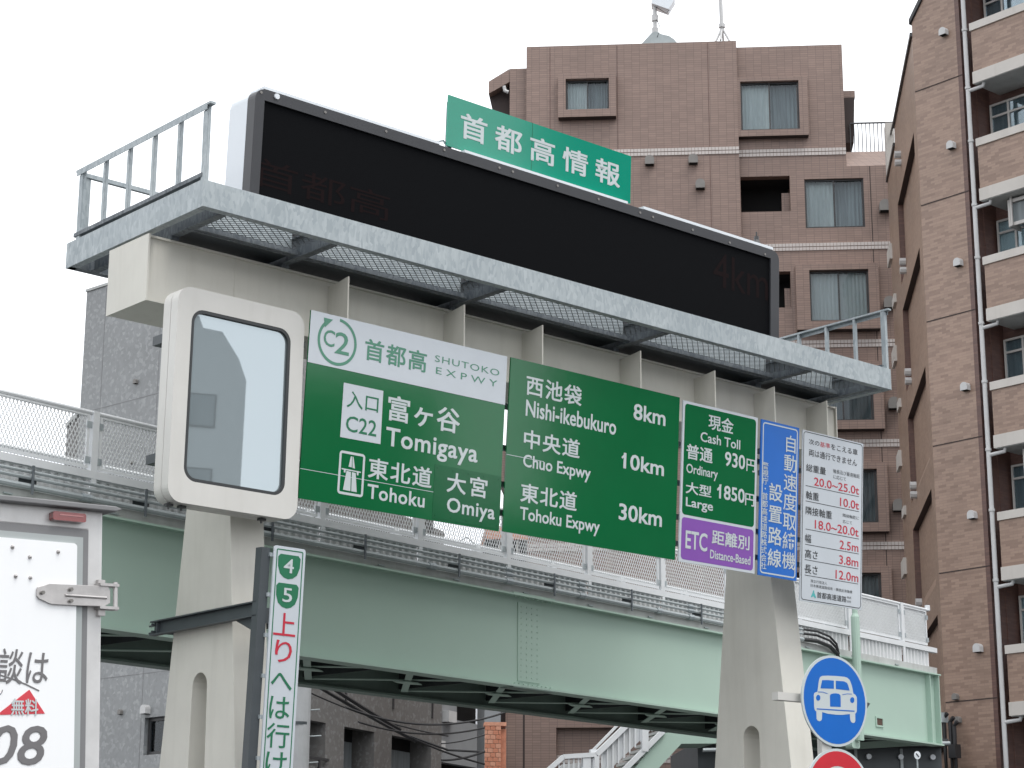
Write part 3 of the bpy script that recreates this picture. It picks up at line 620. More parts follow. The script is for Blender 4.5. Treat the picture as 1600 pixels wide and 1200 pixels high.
# bolted splices
for sx, rows in ((4.30, 13), (10.95, 13)):
    sp = part('splice_plate', MB().box(sx, sx + .50, -.022, -.0101, 5.0, 6.12), BRIDGE, fbm)
    bm_ = MB()
    for i in range(4):
        for j in range(rows): cx = sx + .07 + i * .12; cz = 5.06 + j * 1.0 / (rows - 1); bm_.prism(circ(cx, cz, .011, 6), -.029, -.022)
    for i in range(9): bm_.prism(circ(sx - .15 + i * .1, -.09, .016, 6), 6.165, 6.189, 'z'); bm_.prism(circ(sx - .15 + i * .1, -.09, .016, 6), 4.93, 4.955, 'z')
    part('bolt', bm_, BRIDGE, sp, stuff=True)
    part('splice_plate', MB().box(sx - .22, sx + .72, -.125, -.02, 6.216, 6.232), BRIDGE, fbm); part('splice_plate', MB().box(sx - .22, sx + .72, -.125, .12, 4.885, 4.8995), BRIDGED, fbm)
# deck and bracing under it
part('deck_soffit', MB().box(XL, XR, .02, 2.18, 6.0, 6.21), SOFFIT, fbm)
part('fascia', MB().box(XL, XR, -.075, .0, 6.2155, 6.335), CONC, fbm)
part('fascia', MB().box(XL, XR, 2.2, 2.275, 6.2155, 6.335), CONC, fbm)
bx = [-8.6 + 1.97 * k for k in range(13)]
for i, x in enumerate(bx):
    part('diagonal_brace', MB().bar((x - .95, .15, 4.975), (x + .95, 2.05, 4.975), .10, .012), BRIDGE, fbm); part('diagonal_brace', MB().bar((x - .95, 2.05, 4.99), (x + .95, .15, 4.99), .10, .012), BRIDGE, fbm)
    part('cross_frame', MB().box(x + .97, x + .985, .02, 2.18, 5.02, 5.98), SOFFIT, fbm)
    part('gusset_plate', MB().prism([(x - .30, 1.1), (x - .1, 1.0), (x + .1, 1.0), (x + .30, 1.1), (x + .1, 1.2), (x - .1, 1.2)], 4.945, 4.958, 'z'), BRIDGE, fbm)
# parapets
posts = [-3.39 + 1.866 * k for k in range(-3, 11)] + [16.28]
def diamond_mesh(x0, x1, z0, z1, y, sx=.052, sz=.105, w=.0085):
    mb = MB(); H = z1 - z0; W = x1 - x0; run = H * sx / sz; hw = w / 2 * math.sqrt(1 + (sz / sx) ** 2) * .62
    n = int((W + run) / sx) + 1
    for dirn in (1, -1):
        for k in range(n + 1):
            xa = x0 - run + k * sx if dirn > 0 else x0 + k * sx
            xb = xa + run * dirn; za, zb = z0, z1
            lo_, hi_ = (xa, xb) if dirn > 0 else (xb, xa)
            if hi_ <= x0 or lo_ >= x1: continue
            def clip(x): return za + (zb - za) * (x - xa) / (xb - xa)
            pa = [xa, za]; pb = [xb, zb]
            if dirn > 0:
                if xa < x0: pa = [x0, clip(x0)]
                if xb > x1: pb = [x1, clip(x1)]
            else:
                if xa > x1: pa = [x1, clip(x1)]
                if xb < x0: pb = [x0, clip(x0)]
            yo = y + (.002 if dirn > 0 else -.002)
            mb.add([(pa[0] - hw, yo, pa[1]), (pa[0] + hw, yo, pa[1]), (pb[0] + hw, yo, pb[1]), (pb[0] - hw, yo, pb[1]),
                    (pa[0] - hw, yo + .004, pa[1]), (pb[0] - hw, yo + .004, pb[1])], [(0, 1, 2, 3), (0, 3, 5, 4)])
    return mb
def corrugated(x0, x1, z0, z1, y):
    mb = MB(); p = .125; x = x0
    while x < x1 - .01:
        xs = [x, x + p * .34, x + p * .5, x + p * .84, x + p]; ys = [y - .018, y - .018, y + .018, y + .018, y - .018]
        for i in range(4):
            a, b = min(xs[i], x1), min(xs[i + 1], x1)
            if b > a: mb.add([(a, ys[i], z0), (b, ys[i + 1], z0), (b, ys[i + 1], z1), (a, ys[i], z1)], [(0, 1, 2, 3)])
        x += p
    return mb
for side, y in ((0, 0.0), (1, 2.2)):
    s = 1 if side == 0 else -1
    part('bottom_rail', MB().box(XL, 16.5, y - .045, y + .045, 6.625, 6.715), RAILW, fbm)
    part('top_rail', MB().tube([(XL, y, 7.41), (16.3, y, 7.41)], .028, 8), RAILW, fbm)
    for i, x in enumerate(posts[:-1]):
        x1 = posts[i + 1]
        ps = part('fence_post', MB().box(x - .045, x + .045, y - .04, y + .04, 6.716, 7.43), RAILW, fbm)
        part('fence_post', MB().box(x - .035, x + .035, y - .05 * s, y - .03 * s, 6.33, 6.62), RAILW, fbm)
        a, b = x + .075, x1 - .075
        if side == 0 or True:
            fr_ = part('mesh_panel', diamond_mesh(a + .03, b - .03, 6.775, 7.36, y), WIRE, fbm, stuff=True)
            part('panel_frame', MB().wall(a, b, 6.74, 7.385, y - .015, y + .015, [(a + .035, b - .035, 6.772, 7.36)]), RAILW, fbm)
            for hx0, hx1 in ((a - .04, a + .045), (b - .045, b + .04)):
                for hz0 in (6.80, 7.22): part('hinge_plate', MB().box(hx0, hx1, y - .022, y - .016, hz0, hz0 + .08), ZINC, fbm)
        if side == 0 and x > 11: part('infill_sheet', MB().box(a + .03, b - .03, y + .008, y + .012, 6.775, 7.36), PANELW, fbm)
        part('corrugated_panel', corrugated(x + .04, x1 - .04, 6.34, 6.62, y + .01 * s), PANELW, fbm)
part('end_knob', MB().tube([(16.28, 0, 7.40), (16.28, 0, 7.50)], .05, 10), RAILW, fbm)
for z, rad in ((6.535, .020), (6.465, .022), (6.365, .036)):
    part('conduit', MB().tube([(XL, -.12, z), (11.7, -.12, z)], rad, 8), PIPE, fbm)
    part('conduit_bend', MB().tube([(11.7, -.12, z), (12.1, -.15, z + .01), (12.5, -.16, z - .04), (12.75, -.14, z - .14), (12.85, -.12, z - .3)], rad, 8), CABLE, fbm)
    for p in (142, 676, 795, 908, 1028, 1077): 
        if rad > .03 or p in (795, 908, 1077): x = BR.P(p, 612 + .24 * p, -.12)[0]; part('coupling', MB().tube([(x - .07, -.12, z), (x + .07, -.12, z)], rad + .012, 8), ZINC, fbm)
for p in (45, 222, 420, 565, 712, 861, 982, 1091, 1180):
    x = BR.P(p, 760 + .2 * (p - 45), -.1)[0]
    part('conduit_bracket', MB().box(x - .12, x + .12, -.075, -.065, 6.36, 6.46), DARKST, fbm); part('conduit_bracket', MB().box(x - .015, x + .015, -.175, -.16, 6.27, 6.60), ZINC2, fbm)
for k in range(14): x = -4.6 + 1.5 * k; part('fascia_bracket', MB().box(x - .06, x + .06, -.10, -.0755, 6.245, 6.262), PIPE, fbm)
a = BR.P(1366.5, 1119, 0); b = BR.P(1379, 1137, 0)
hp = part('hatch', MB().wall(a[0], b[0], b[1], a[1], -.03, -.011, [(a[0] + .03, b[0] - .03, b[1] + .03, a[1] - .03)]), BRIDGE, fbm); part('hatch_plate', MB().box(a[0] + .03, b[0] - .03, -.018, -.012, b[1] + .03, a[1] - .03), mat('rusty_plate', (.10, .06, .045), .8), hp)

# green hanging mast fixed to the bridge
gpt = BR.P(1346, 1100, -.35)
gm_ = thing('sign_mast', 'pale green mast clamped to the footbridge beside the round blue sign', 'mast', BR, at=(BR.P(1344, 1170, -.35)[0], -.35, 4.8))
zz = BR.P(1344, 966, -.35)[1] - 4.8
part('mast_tube', MB().tube([(0, 0, -.05), (.0, 0, zz)], .075, 12), BRIDGE, gm_); part('mast_tube', MB().tube([(0, 0, zz), (0, 0, zz + .06)], .075, 12, r1=.05), BRIDGE, gm_); part('mast_tip', MB().tube([(0, 0, zz + .06), (0, 0, zz + 1.6)], .048, 12), BRIDGE, gm_)
part('foot_plate', MB().prism(rrect(-.16, .1, -.18, .15, .05), .06, .2), BRIDGE, gm_); part('clamp', MB().box(-.09, .09, -.08, .33, .8, .86).box(-.09, .09, -.08, .33, .3, .36), BRIDGE, gm_)

# ================================================================== STAIRS BEHIND THE BRIDGE
sq = depthpt(960, 1170, 42); ST = Frame((sq.x, sq.y, 0), 78)
st = thing('footbridge_stairs', 'footbridge stairway with white railings and a green stringer under the bridge', 'stairs', ST)
def SP(x, y, d=0): q = ST.P(x, y, d); return q
z3 = Z(800, 1100, 4.706)
def sbar(a, b, w, h, m, name, y=0):
    pa = SP(*z3(*a), y); pb = SP(*z3(*b), y); return part(name, MB().bar((pa[0], y, pa[1]), (pb[0], y, pb[1]), w, h), m, st)
sbar((250, 500), (378, 388), .09, .09, RAILW, 'handrail'); sbar((378, 388), (620, 372), .09, .09, RAILW, 'handrail'); sbar((620, 372), (900, 100), .10, .11, RAILW, 'handrail')
sbar((590, 345), (860, 70), .05, .05, RAILW, 'handrail', .9); sbar((598, 335), (598, 600), .14, .14, RAILW, 'rail_post', .1)
sbar((545, 385), (545, 700), .16, .16, RAILW, 'rail_post', .05); sbar((620, 385), (620, 700), .1, .1, RAILW, 'rail_post'); sbar((975, 120), (975, 350), .13, .13, RAILW, 'rail_post')
for k in range(8):
    x = 345 + k * 36; sbar((x, 400 if k else 430), (x, 600), .03, .03, RAILW, 'baluster')
for k in range(12):
    x = 660 + k * 41; yt = 372 - (x - 620) * .97 + 14; yb = yt + 190
    pa = [SP(*z3(x + 4, yt), .03), SP(*z3(x + 36, yt - 31), .03), SP(*z3(x + 36, yb - 31), .03), SP(*z3(x + 4, yb), .03)]
    part('infill_panel', MB().prism(pa, .03, .05), PANELW if k % 3 else RAILW, st); sbar((x, yt), (x, yb + 20), .03, .03, RAILW, 'baluster')
sbar((770, 540), (1110, 200), .10, .10, RAILW, 'bottom_rail')
pa = [SP(*z3(*p), .02) for p in ((830, 560), (1120, 215), (1160, 205), (1560, 240), (1500, 290), (1245, 292), (960, 600))]
part('stringer', MB().prism(pa, .02, 1.2), BRIDGE, st)
pa = [SP(*z3(*p), .1) for p in ((300, 620), (300, 520), (380, 440), (620, 420), (640, 640))]
part('landing_panel', MB().prism(pa, .2, .25), PANELW, st)
# steps
for k in range(9):
    a = SP(*z3(700 + k * 48, 560 - k * 46), .3); part('step', MB().box(a[0], a[0] + .3, .1, 1.15, a[1] - .05, a[1]), CONC, st)

# dark arcade and cluttered eaves under the bridge end
kq = depthpt(1250, 1180, 45); KB = Frame((kq.x, kq.y, 0), 86)
kb = thing('low_building', 'dark low shop building in the shade under the footbridge end', 'building', KB)
a = KB.P(1090, 1158); b = KB.P(1470, 1158)
part('wall', MB().box(a[0], b[0], 0, 4, 0, a[1]), DARKST, kb); part('roof_edge', MB().box(a[0] - .3, b[0], -.6, 0, a[1] - .1, a[1] + .05), FRAMEB, kb)
for k in range(5): part('glazing_bar', MB().box(a[0] + .4 + k * 1.0, a[0] + .46 + k * 1.0, -.05, -.01, a[1] - 2.5, a[1] - .12), PIPE, kb)
part('gutter_pipe', MB().tube([(a[0], -.7, a[1] - .25), (b[0], -.7, a[1] - .05)], .04, 8), PIPE, kb)
for k in range(4): part('wall_lamp', MB().tube([(a[0] + 3 + k * .7, -.12, a[1] - .3), (a[0] + 3 + k * .7, -.05, a[1] - .3)], .06, 8), HOUSE, kb)
wp = MB()
t_k = thing('service_riser', 'black service pipes and a grey box between the bridge end and the brown block', 'pipes', DB, at=(.25, -.35, 0))
z0_ = DB.P(1475, 1122, -.35)[1]
for i, x in enumerate((-.05, .12, .22)): part('riser_pipe', MB().tube([(x, 0, 0), (x, 0, z0_ - .1 * i), (x + .1, 0, z0_ + .1 - .1 * i)], .05, 8), CABLE, t_k)
part('junction_box', MB().box(-.32, .0, -.1, .1, z0_ - .1, z0_ + .12), PIPE, t_k); part('junction_box', MB().box(.1, .3, -.1, .1, z0_ - .9, z0_ - .6), CABLE, t_k)
rs = depthpt(1433.5, 1180, 31); RS = Frame((rs.x, rs.y, rs.z), 80)
sg = thing('round_sign', 'tiny white round sign with a dark slash under the bridge end', 'sign', RS)
part('disc', MB().prism(circ(0, 0, .05, 20, .06), 0, .01), HOUSE, sg); part('slash', MB().bar((-.02, -.004, .025), (.02, -.004, -.025), .006, .016), LBLACK, sg); part('stem', MB().tube([(.005, .03, .05), (.005, .03, -1.6)], .012, 6), PIPE, sg)

# ================================================================== UTILITY POLE AND CABLES
uq = depthpt(463, 1130, 36); UP = Matrix.Translation(Vector((uq.x, uq.y, 0)))
up = thing('utility_pole', 'grey concrete utility pole with step bolts behind the tall white sign', 'pole', UP)
part('pole_shaft', MB().tube([(.02, 0, 0), (.10, 0, 8.0)], .20, 14, r1=.155), POLEC, up)
for k in range(6): part('step_bolt', MB().tube([(.1, 0, 3.9 + k * .45), (.1 + (.34 if k % 2 == 0 else .3), -.02, 3.92 + k * .45)], .012, 6), PIPE, up)
for z in (4.0, 5.0): part('pole_band', MB().tube([(.05, 0, z), (.05, 0, z + .05)], .185, 14), DARKST, up)
def cable(p0, p1, sag, d0, d1, r=.018, n=14):
    A = depthpt(*p0, d0); B_ = depthpt(*p1, d1); pts = []
    for k in range(n + 1):
        t = k / n; q = A.lerp(B_, t); q.z -= sag * 4 * t * (1 - t); pts.append(q)
    return pts
labs = ['overhead cable, thick one dropping steeply from the pole under the bridge', 'overhead cable, second thick one beside the steep drop', 'overhead cable, thin one with ties sagging from the pole', 'overhead cable, topmost one sagging towards the orange brick', 'overhead cable, middle one sagging towards the orange brick', 'overhead cable, lowest straight one rising to the orange brick', 'overhead cable, long one leaving the frame at the bottom', 'overhead cable, short one with a white clip before the brick pier']
cabs = [((496, 1072), (650, 1158), .02, 36, 38, .030), ((515, 1072), (625, 1140), .015, 36, 38, .034), ((475, 1078), (700, 1150), .10, 36, 39, .014), ((540, 1105), (792, 1112), .27, 36, 39, .020),
        ((560, 1128), (757, 1137), .16, 36, 39, .018), ((690, 1188), (757, 1174), .04, 38, 39, .022), ((620, 1142), (757, 1194), .05, 37, 39, .018), ((690, 1162), (757, 1148), .03, 38, 39, .012)]
for lb, (p0, p1, sag, d0, d1, r) in zip(labs, cabs):
    o = solo('overhead_cable', MB().tube(cable(p0, p1, sag, d0, d1, r), r, 6), CABLE, Matrix(), lb, 'cable')
A0 = depthpt(640, 1150, 38); solo('overhead_cable', MB().tube([depthpt(640, 1150, 38), depthpt(700, 1172, 38.5), depthpt(757, 1175, 39)], .022, 6), CABLE, Matrix(), 'overhead cable, continuing from the steep drop to the orange brick', 'cable')

# ================================================================== GANTRY
gq0 = depthpt(476, 630, 22); GX, GY = gq0.x, gq0.y
G = Frame((GX, GY, 0), 48.78); S = Frame((GX, GY, 7), 48.78, 3.7)
ga = thing('sign_gantry', 'beige steel sign gantry with two tapered slotted columns and a ribbed cross beam', 'gantry', G)
def colm(x0, x1, name='column'):
    pr = [(-.02, 0), (.54, 6.3), (.545, 8.16), (1.355, 8.16), (1.36, 6.4), (2.0, 0)]
    pr = [(1.02 - 1.10, 0), (.32, 4.1), (.54, 6.25), (.55, 7.0), (.55, 8.16), (1.35, 8.16), (1.35, 7.0), (1.37, 6.35), (1.63, 4.0), (2.10, 0)]
    hole = [(.80, 4.12)]
    hole = []
    for k in range(9): a = math.pi * (1 - k / 8); hole.append((.975 + .145 * math.cos(a), 4.12 + .15 * math.sin(a)))
    hole += [(1.2, .9), (.78, .9)]
    o = part(name, MB().prism(pr, x0, x1, 'x', [hole]), BEIGE, ga, bevel=.006)
    return o
colm(-.58, -.14); colm(8.2, 8.67)
part('cross_beam', MB().box(-1.72, 9.70, .58, 1.33, 8.17, 8.865), BEIGE, ga)
part('beam_flange', MB().box(-1.72, 9.70, .55, 1.36, 8.866, 8.89), BEIGE, ga)
part('beam_flange', MB().box(-1.72, 9.70, .55, 1.36, 8.145, 8.169), BEIGE, ga)
part('beam_end_plate', MB().box(-1.745, -1.721, .54, 1.37, 8.14, 8.90), BEIGE, ga); part('beam_end_plate', MB().box(9.701, 9.72, .54, 1.37, 8.14, 8.89), BEIGE, ga)
part('weld_seam', MB().box(-.6, -.59, .574, .579, 8.17, 8.86), BEIGE, ga)
for p in ((545, 432), (726, 476), (848, 508), (1001, 548), (1117, 579), (1210, 604), (1292, 626)):
    x, z = G.P(*p, .2)
    part('rib_plate', MB().prism([(.20, 6.75), (.20, z), (.42, z - .03), (.579, z - .04), (.579, 8.1), (.50, 7.7), (.50, 6.75)], x - .010, x + .010, 'x'), BEIGE, ga)
for z in (7.72, 7.2, 6.75, 6.4):
    part('mounting_rail', MB().box(.2, 9.5, .19, .25, z - .03, z + .03), ZINC2, ga)
for xx in (-.07, 2.47, 5.37, 6.83, 7.65):
    for z in (7.85, 7.55, 7.2, 6.85, 6.55, 6.35): part('sign_clamp', MB().box(xx - .05, xx + .05, .05 + (7 - z) * .06, .19, z - .035, z + .035), DARKST, ga)

# walkway
wk = thing('maintenance_walkway', 'galvanised maintenance walkway with end railings on top of the gantry beam', 'walkway', G)
WX0, WX1, WY0, WY1, WZ0, WZ1 = -1.73, 9.66, -.5, 2.36, 8.935, 9.235
fc = part('front_channel', MB().box(WX0, WX1, WY0, WY0 + .012, WZ0, WZ1).box(WX0, WX1, WY0 + .012, WY0 + .10, WZ0, WZ0 + .012).box(WX0, WX1, WY0 + .012, WY0 + .10, WZ1 - .012, WZ1), ZINC, wk, bevel=.004)
for x, s in ((WX0, 1), (WX1, -1)):
    part('end_channel', MB().box(x - .012 * s, x, WY0, WY1, WZ0 - .002, WZ1 + .002).box(x, x + .09 * s, WY0 + .11, WY1, WZ0, WZ0 + .012), ZINC, wk)
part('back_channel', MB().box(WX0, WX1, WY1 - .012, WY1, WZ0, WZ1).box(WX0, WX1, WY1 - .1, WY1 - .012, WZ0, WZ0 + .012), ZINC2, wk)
bxs = [-1.42, .05, 2.55, 5.30, 8.05, 9.45]
for x in bxs:
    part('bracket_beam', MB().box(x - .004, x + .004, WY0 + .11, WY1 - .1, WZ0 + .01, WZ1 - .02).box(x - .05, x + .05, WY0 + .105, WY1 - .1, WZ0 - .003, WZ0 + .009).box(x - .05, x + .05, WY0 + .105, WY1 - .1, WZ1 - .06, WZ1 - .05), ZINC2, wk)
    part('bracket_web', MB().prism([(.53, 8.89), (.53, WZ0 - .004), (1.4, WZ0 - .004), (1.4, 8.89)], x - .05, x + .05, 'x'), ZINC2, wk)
def grating(x0, x1, y0, y1, z):
    mb = MB(); L = .10; Wd = .045
    nx = int((x1 - x0) / L); ny = int((y1 - y0) / Wd)
    def st_(a, b): mb.bar(a, b, .007, .005)
    for i in range(nx):
        for j in range(ny):
            xa = x0 + i * L + (L / 2 if j % 2 else 0); ya = y0 + j * Wd
            st_((xa, ya, z), (xa + L / 2, ya + Wd, z)); st_((xa + L, ya, z), (xa + L / 2, ya + Wd, z))
    return mb
for i in range(len(bxs) - 1):
    a, b = bxs[i] + .10, bxs[i + 1] - .10
    part('grating', grating(a, b, WY0 + .06, .20, WZ0 + .06), DARKST, wk, stuff=True)
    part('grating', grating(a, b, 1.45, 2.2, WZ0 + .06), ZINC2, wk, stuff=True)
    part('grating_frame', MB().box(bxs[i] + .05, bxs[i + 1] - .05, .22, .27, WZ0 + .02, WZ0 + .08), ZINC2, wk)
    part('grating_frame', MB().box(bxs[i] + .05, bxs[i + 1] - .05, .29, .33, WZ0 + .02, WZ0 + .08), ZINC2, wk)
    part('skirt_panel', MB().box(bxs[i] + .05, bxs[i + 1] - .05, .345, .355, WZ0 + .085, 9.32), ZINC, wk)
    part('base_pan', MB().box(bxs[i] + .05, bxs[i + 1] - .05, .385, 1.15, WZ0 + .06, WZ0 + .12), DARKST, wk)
def L_(x): return (-.012 if x < 0 else .012)
for x in (WX0 + .03, WX1 - .03):
    s = 1 if x < 0 else -1
    part('railing_top', MB().box(x - .035, x + .035, WY0 - .06, WY1 - .1, 10.08, 10.105).box(x - .035 * s, x - .028 * s, WY0, WY1 - .12, 10.03, 10.08), ZINC, wk)
    part('railing_toe', MB().box(x - .03, x + .03, WY0 + .06, WY1 - .12, 9.285, 9.295).box(x - .03 * s, x - .024 * s, WY0 + .06, WY1 - .12, 9.295, 9.33), ZINC2, wk)
    ys = [WY0 + .05] + [WY0 + .05 + (WY1 - .2 - WY0 - .05) * k / 5 for k in range(1, 5)] + [WY1 - .2]
    for k, y in enumerate(ys):
        w = .075 if k in (0, 5) else .04
        part('railing_post' if k in (0, 5) else 'baluster', MB().box(x - .006 * s, x + .03 * s, y - w / 2, y + w / 2, 9.237 if k in (0, 5) else 9.296, 10.079).box(x - .02 * s, x - .008 * s, y - w / 2, y + w / 2, 9.237 if k in (0, 5) else 9.296, 10.03), ZINC, wk)
part('railing_top', MB().box(WX0 + .07, WX1 - .07, WY1 - .15, WY1 - .10, 10.04, 10.09), ZINC, wk)
for k in range(11): x = WX0 + .15 + k * (WX1 - WX0 - .3) / 10; part('railing_post', MB().box(x - .03, x + .03, WY1 - .13, WY1 - .115, 9.237, 10.04), ZINC, wk)

# LED board
LB = Frame((GX, GY, 10), 48.78, 2.4)
lb = thing('message_board', 'long black electronic message board in a pale housing on the walkway', 'display board', LB)
LX0, LX1, LZ0, LZ1, LY = -.42, 8.60, -.74, .965, .6
def rr2(x0, x1, z0, z1, r): return [p for p in rrect(x0, x1, z0, z1, r)]
part('housing', MB().prism(rr2(LX0 + .0, LX1 - .0, LZ0, LZ1 + .01, .13), LY + .16, LY + .50), HOUSE, lb)
part('housing_lid', MB().prism(rr2(LX0 + .02, LX1 - .02, LZ0 + .02, LZ1 - .02, .12), LY + .50, LY + .56), HOUSE, lb)
bz = part('bezel', MB().prism(rr2(LX0, LX1, LZ0, LZ1, .13), LY, LY + .16, 'y', [[(LX0 + .13, LZ0 + .1), (LX1 - .18, LZ0 + .1), (LX1 - .18, LZ1 - .13), (LX0 + .13, LZ1 - .13)]]), BEZEL, lb, bevel=.012)
part('screen', MB().box(LX0 + .12, LX1 - .17, LY + .03, LY + .05, LZ0 + .09, LZ1 - .12), SCREEN, lb)
for s_, tl, br in (('首都高', (398, 243), (608, 347)), ('4km', (1115, 392), (1200, 470))):
    lettering(s_, lb, LB, tl, br, LY + .028, LEDR, bold=.0)
part('top_strip', MB().box(LX0 + .12, LX0 + 2.75, LY + .012, LY + .5, LZ1 + .011, LZ1 + .045), HOUSE, lb); part('top_strip', MB().box(LX0 + 3.15, LX0 + 6.0, LY + .012, LY + .10, LZ1 + .011, LZ1 + .045), HOUSE, lb); part('top_strip', MB().box(LX0 + 6.30, LX1 - .12, LY + .012, LY + .5, LZ1 + .011, LZ1 + .05), HOUSE, lb)
bx_ = LB.P(1182, 380, LY + .25)[0]
part('beacon', MB().tube([(bx_, LY + .25, LZ1 + .05), (bx_, LY + .25, LZ1 + .10)], .085, 12).tube([(bx_, LY + .25, LZ1 + .101), (bx_, LY + .25, LZ1 + .19)], .08, 12, r1=.035).tube([(bx_, LY + .25, LZ1 + .191), (bx_, LY + .25, LZ1 + .24)], .035, 10).tube([(bx_, LY + .25, LZ1 + .241), (bx_, LY + .25, LZ1 + .31)], .012, 6), FRAMEB, lb)
for p in ((409, 144), (509, 175), (604, 205), (695, 234), (802, 268), (781, 262), (872, 290), (936, 311), (1001, 332), (1021, 339), (1083, 359), (1141, 379), (1196, 397)):
    x, z = LB.P(*p, LY - .012); part('screw', MB().prism(circ(x, z, .018, 8), LY - .008, LY + .02), VENT, lb)
x, z = LB.P(432, 151, LY); part('sensor', MB().prism(circ(x, z, .035, 12), LY - .02, LY + .02), HOUSE, lb)
ev = part('eye_bolt', MB().tube([(LX0 + 2.85, LY + .2, LZ1 + .0), (LX0 + 2.85, LY + .2, LZ1 + .12), (LX0 + 2.95, LY + .2, LZ1 + .16), (LX0 + 3.03, LY + .2, LZ1 + .08), (LX0 + 3.0, LY + .2, LZ1)], .014, 6), ZINC, lb)
# teal title sign on top
ts = thing('name_sign', 'teal green sign board standing on top of the message board', 'sign', LB)
yT = LY + .12
a = LB.P(701, 147.8, yT); b = LB.P(985, 316, yT)
tx0, tz1, tx1, tz0 = a[0], a[1], b[0], b[1] - .02
part('sign_panel', MB().box(tx0, tx1, yT, yT + .02, tz0, tz1), TEAL, ts)
part('film_joint', MB().box(tx0 + (tx1 - tx0) * .44, tx0 + (tx1 - tx0) * .44 + .006, yT - .0015, yT, tz0, tz1), GREENP, ts)
part('stiffener', MB().box(tx0 + .05, tx1 - .05, yT + .021, yT + .06, tz1 - .12, tz1 - .06).box(tx0 + .05, tx1 - .05, yT + .021, yT + .06, tz0 + .1, tz0 + .16), ZINC2, ts)
for k in range(4): x = tx0 + .1 + k * (tx1 - tx0 - .2) / 3; part('support_post', MB().box(x - .03, x + .03, yT + .06, yT + .12, LZ1 - .05, tz1 - .05), ZINC2, ts)
zt = Z(690, 130, 5.161)
lettering('首都高情報', ts, LB, zt(157, 228), zt(1437, 850), yT - .003, LWHITE, bold=.016, space=1.47)

# ================================================================== DISPLAY CASE WITH REFLECTING GLASS
V = Frame((GX, GY, 7), 48.78, .9)
vc = thing('display_case', 'beige rounded display case with a reflecting grey glass front, left of the green signs', 'display', V)
z5 = Z(240, 440, 3.077)
vx0, vx1 = V.P(*z5(92, 560))[0], V.P(*z5(709, 640))[0]; vz1, vz0 = V.P(*z5(400, 77))[1], V.P(*z5(380, 1102))[1]
gx0, gx1 = V.P(*z5(163, 560))[0], V.P(*z5(645, 640))[0]; gz1, gz0 = V.P(*z5(415, 178))[1], V.P(*z5(395, 996))[1]
part('front_panel', MB().prism(rrect(vx0, vx1, vz0, vz1, .17, 8), 0, .13, 'y', [rrect(gx0, gx1, gz0, gz1, .15, 8)]), BEIGE2, vc, bevel=.015)
part('seam', MB().prism(rrect(vx0 + .01, vx1 - .01, vz0 + .01, vz1 - .01, .16, 8), .131, .139), RUBB, vc)
part('case_body', MB().prism(rrect(vx0, vx1, vz0, vz1, .17, 8), .14, .28), BEIGE2, vc, bevel=.012)
part('gasket', MB().prism(rrect(gx0 - .002, gx1 + .002, gz0 - .002, gz1 + .002, .15, 8), .002, .06, 'y', [rrect(gx0 + .035, gx1 - .035, gz0 + .035, gz1 - .035, .12, 8)]), GASK, vc)
part('glass', MB().prism(rrect(gx0 + .03, gx1 - .03, gz0 + .03, gz1 - .03, .12, 8), .03, .04), VMSG, vc)
for x in (vx0 + .09, vx0 + .25, vx1 - .38): part('latch', MB().tube([(x, .12, vz0 - .06), (x, .12, vz0 + .01)], .012, 6).box(x - .03, x + .05, .10, .16, vz0 - .03, vz0 - .005), FRAMEB, vc)
part('bracket', MB().box(vx0 + .02, -.1, .28, .5, .62, .72).box(vx0 + .02, -.1, .28, .5, -.68, -.58), DARKST, vc)

# ================================================================== FLAT SIGNS
def panel_sign(name, label, x0, x1, z0, z1, m, d=.02, fr=S, y=0):
    t = thing(name, label, 'sign', fr)
    part('sign_panel', MB().box(x0, x1, y, y + d, z0, z1), m, t)
    return t
def stroke_rect(x0, x1, z0, z1, w, r, y, m, par, name='border_line', d=.0015):
    return part(name, MB().prism(rrect(x0, x1, z0, z1, r, 5), y - d, y, 'y', [rrect(x0 + w, x1 - w, z0 + w, z1 - w, max(r - w, .001), 5)]), m, par)
def plate(poly_px, y, m, par, name, d=.0015, fr=S, conv=None):
    pts = [fr.P(*(conv(*p) if conv else p), y) for p in poly_px]
    return part(name, MB().prism(pts, y - d, y), m, par)
z2 = Z(460, 460, 4.444); z3b = Z(460, 640, 4.444)
def rect_of(tl, bl, tr, br):
    q = [S.P(*p) for p in (tl, bl, tr, br)]
    return (q[0][0] + q[1][0]) / 2, (q[2][0] + q[3][0]) / 2, (q[1][1] + q[3][1]) / 2, (q[0][1] + q[2][1]) / 2
s1x0, s1x1, s1z0, s1z1 = rect_of((484.3, 484), (468, 779.5), (791.9, 556.8), (780, 829.5))
s1 = panel_sign('direction_sign', 'large green and white direction sign with Tomigaya entrance, leftmost flat sign on the gantry', s1x0, s1x1, s1z0, s1z1, GREEN)

hz = S.P(*z2(90, 468))[1]
part('header_panel', MB().box(s1x0, s1x1, -.003, -.0005, hz, s1z1), SWHITE, s1)
cx, cz = S.P(*z2(296, 330)); rO = (S.P(*z2(432, 350))[0] - S.P(*z2(160, 300))[0]) / 2
ring = []
a0, a1 = R(86), R(86 - 325)
N_ = 40
mb = MB(); prv = None
for k in range(N_ + 1):
    a = a0 + (a1 - a0) * k / N_; p = [(cx + rr_ * math.cos(a), cz + rr_ * math.sin(a)) for rr_ in (rO, rO - .034)]
    if prv: mb.add([(prv[0][0], -.005, prv[0][1]), (p[0][0], -.005, p[0][1]), (p[1][0], -.005, p[1][1]), (prv[1][0], -.005, prv[1][1])], [(0, 1, 2, 3)])
    prv = p
part('ring_emblem', mb, LGREEN, s1); plate([(205, 160), (268, 176), (212, 228)], -.005, LGREEN, s1, 'arrow_head', conv=z2)
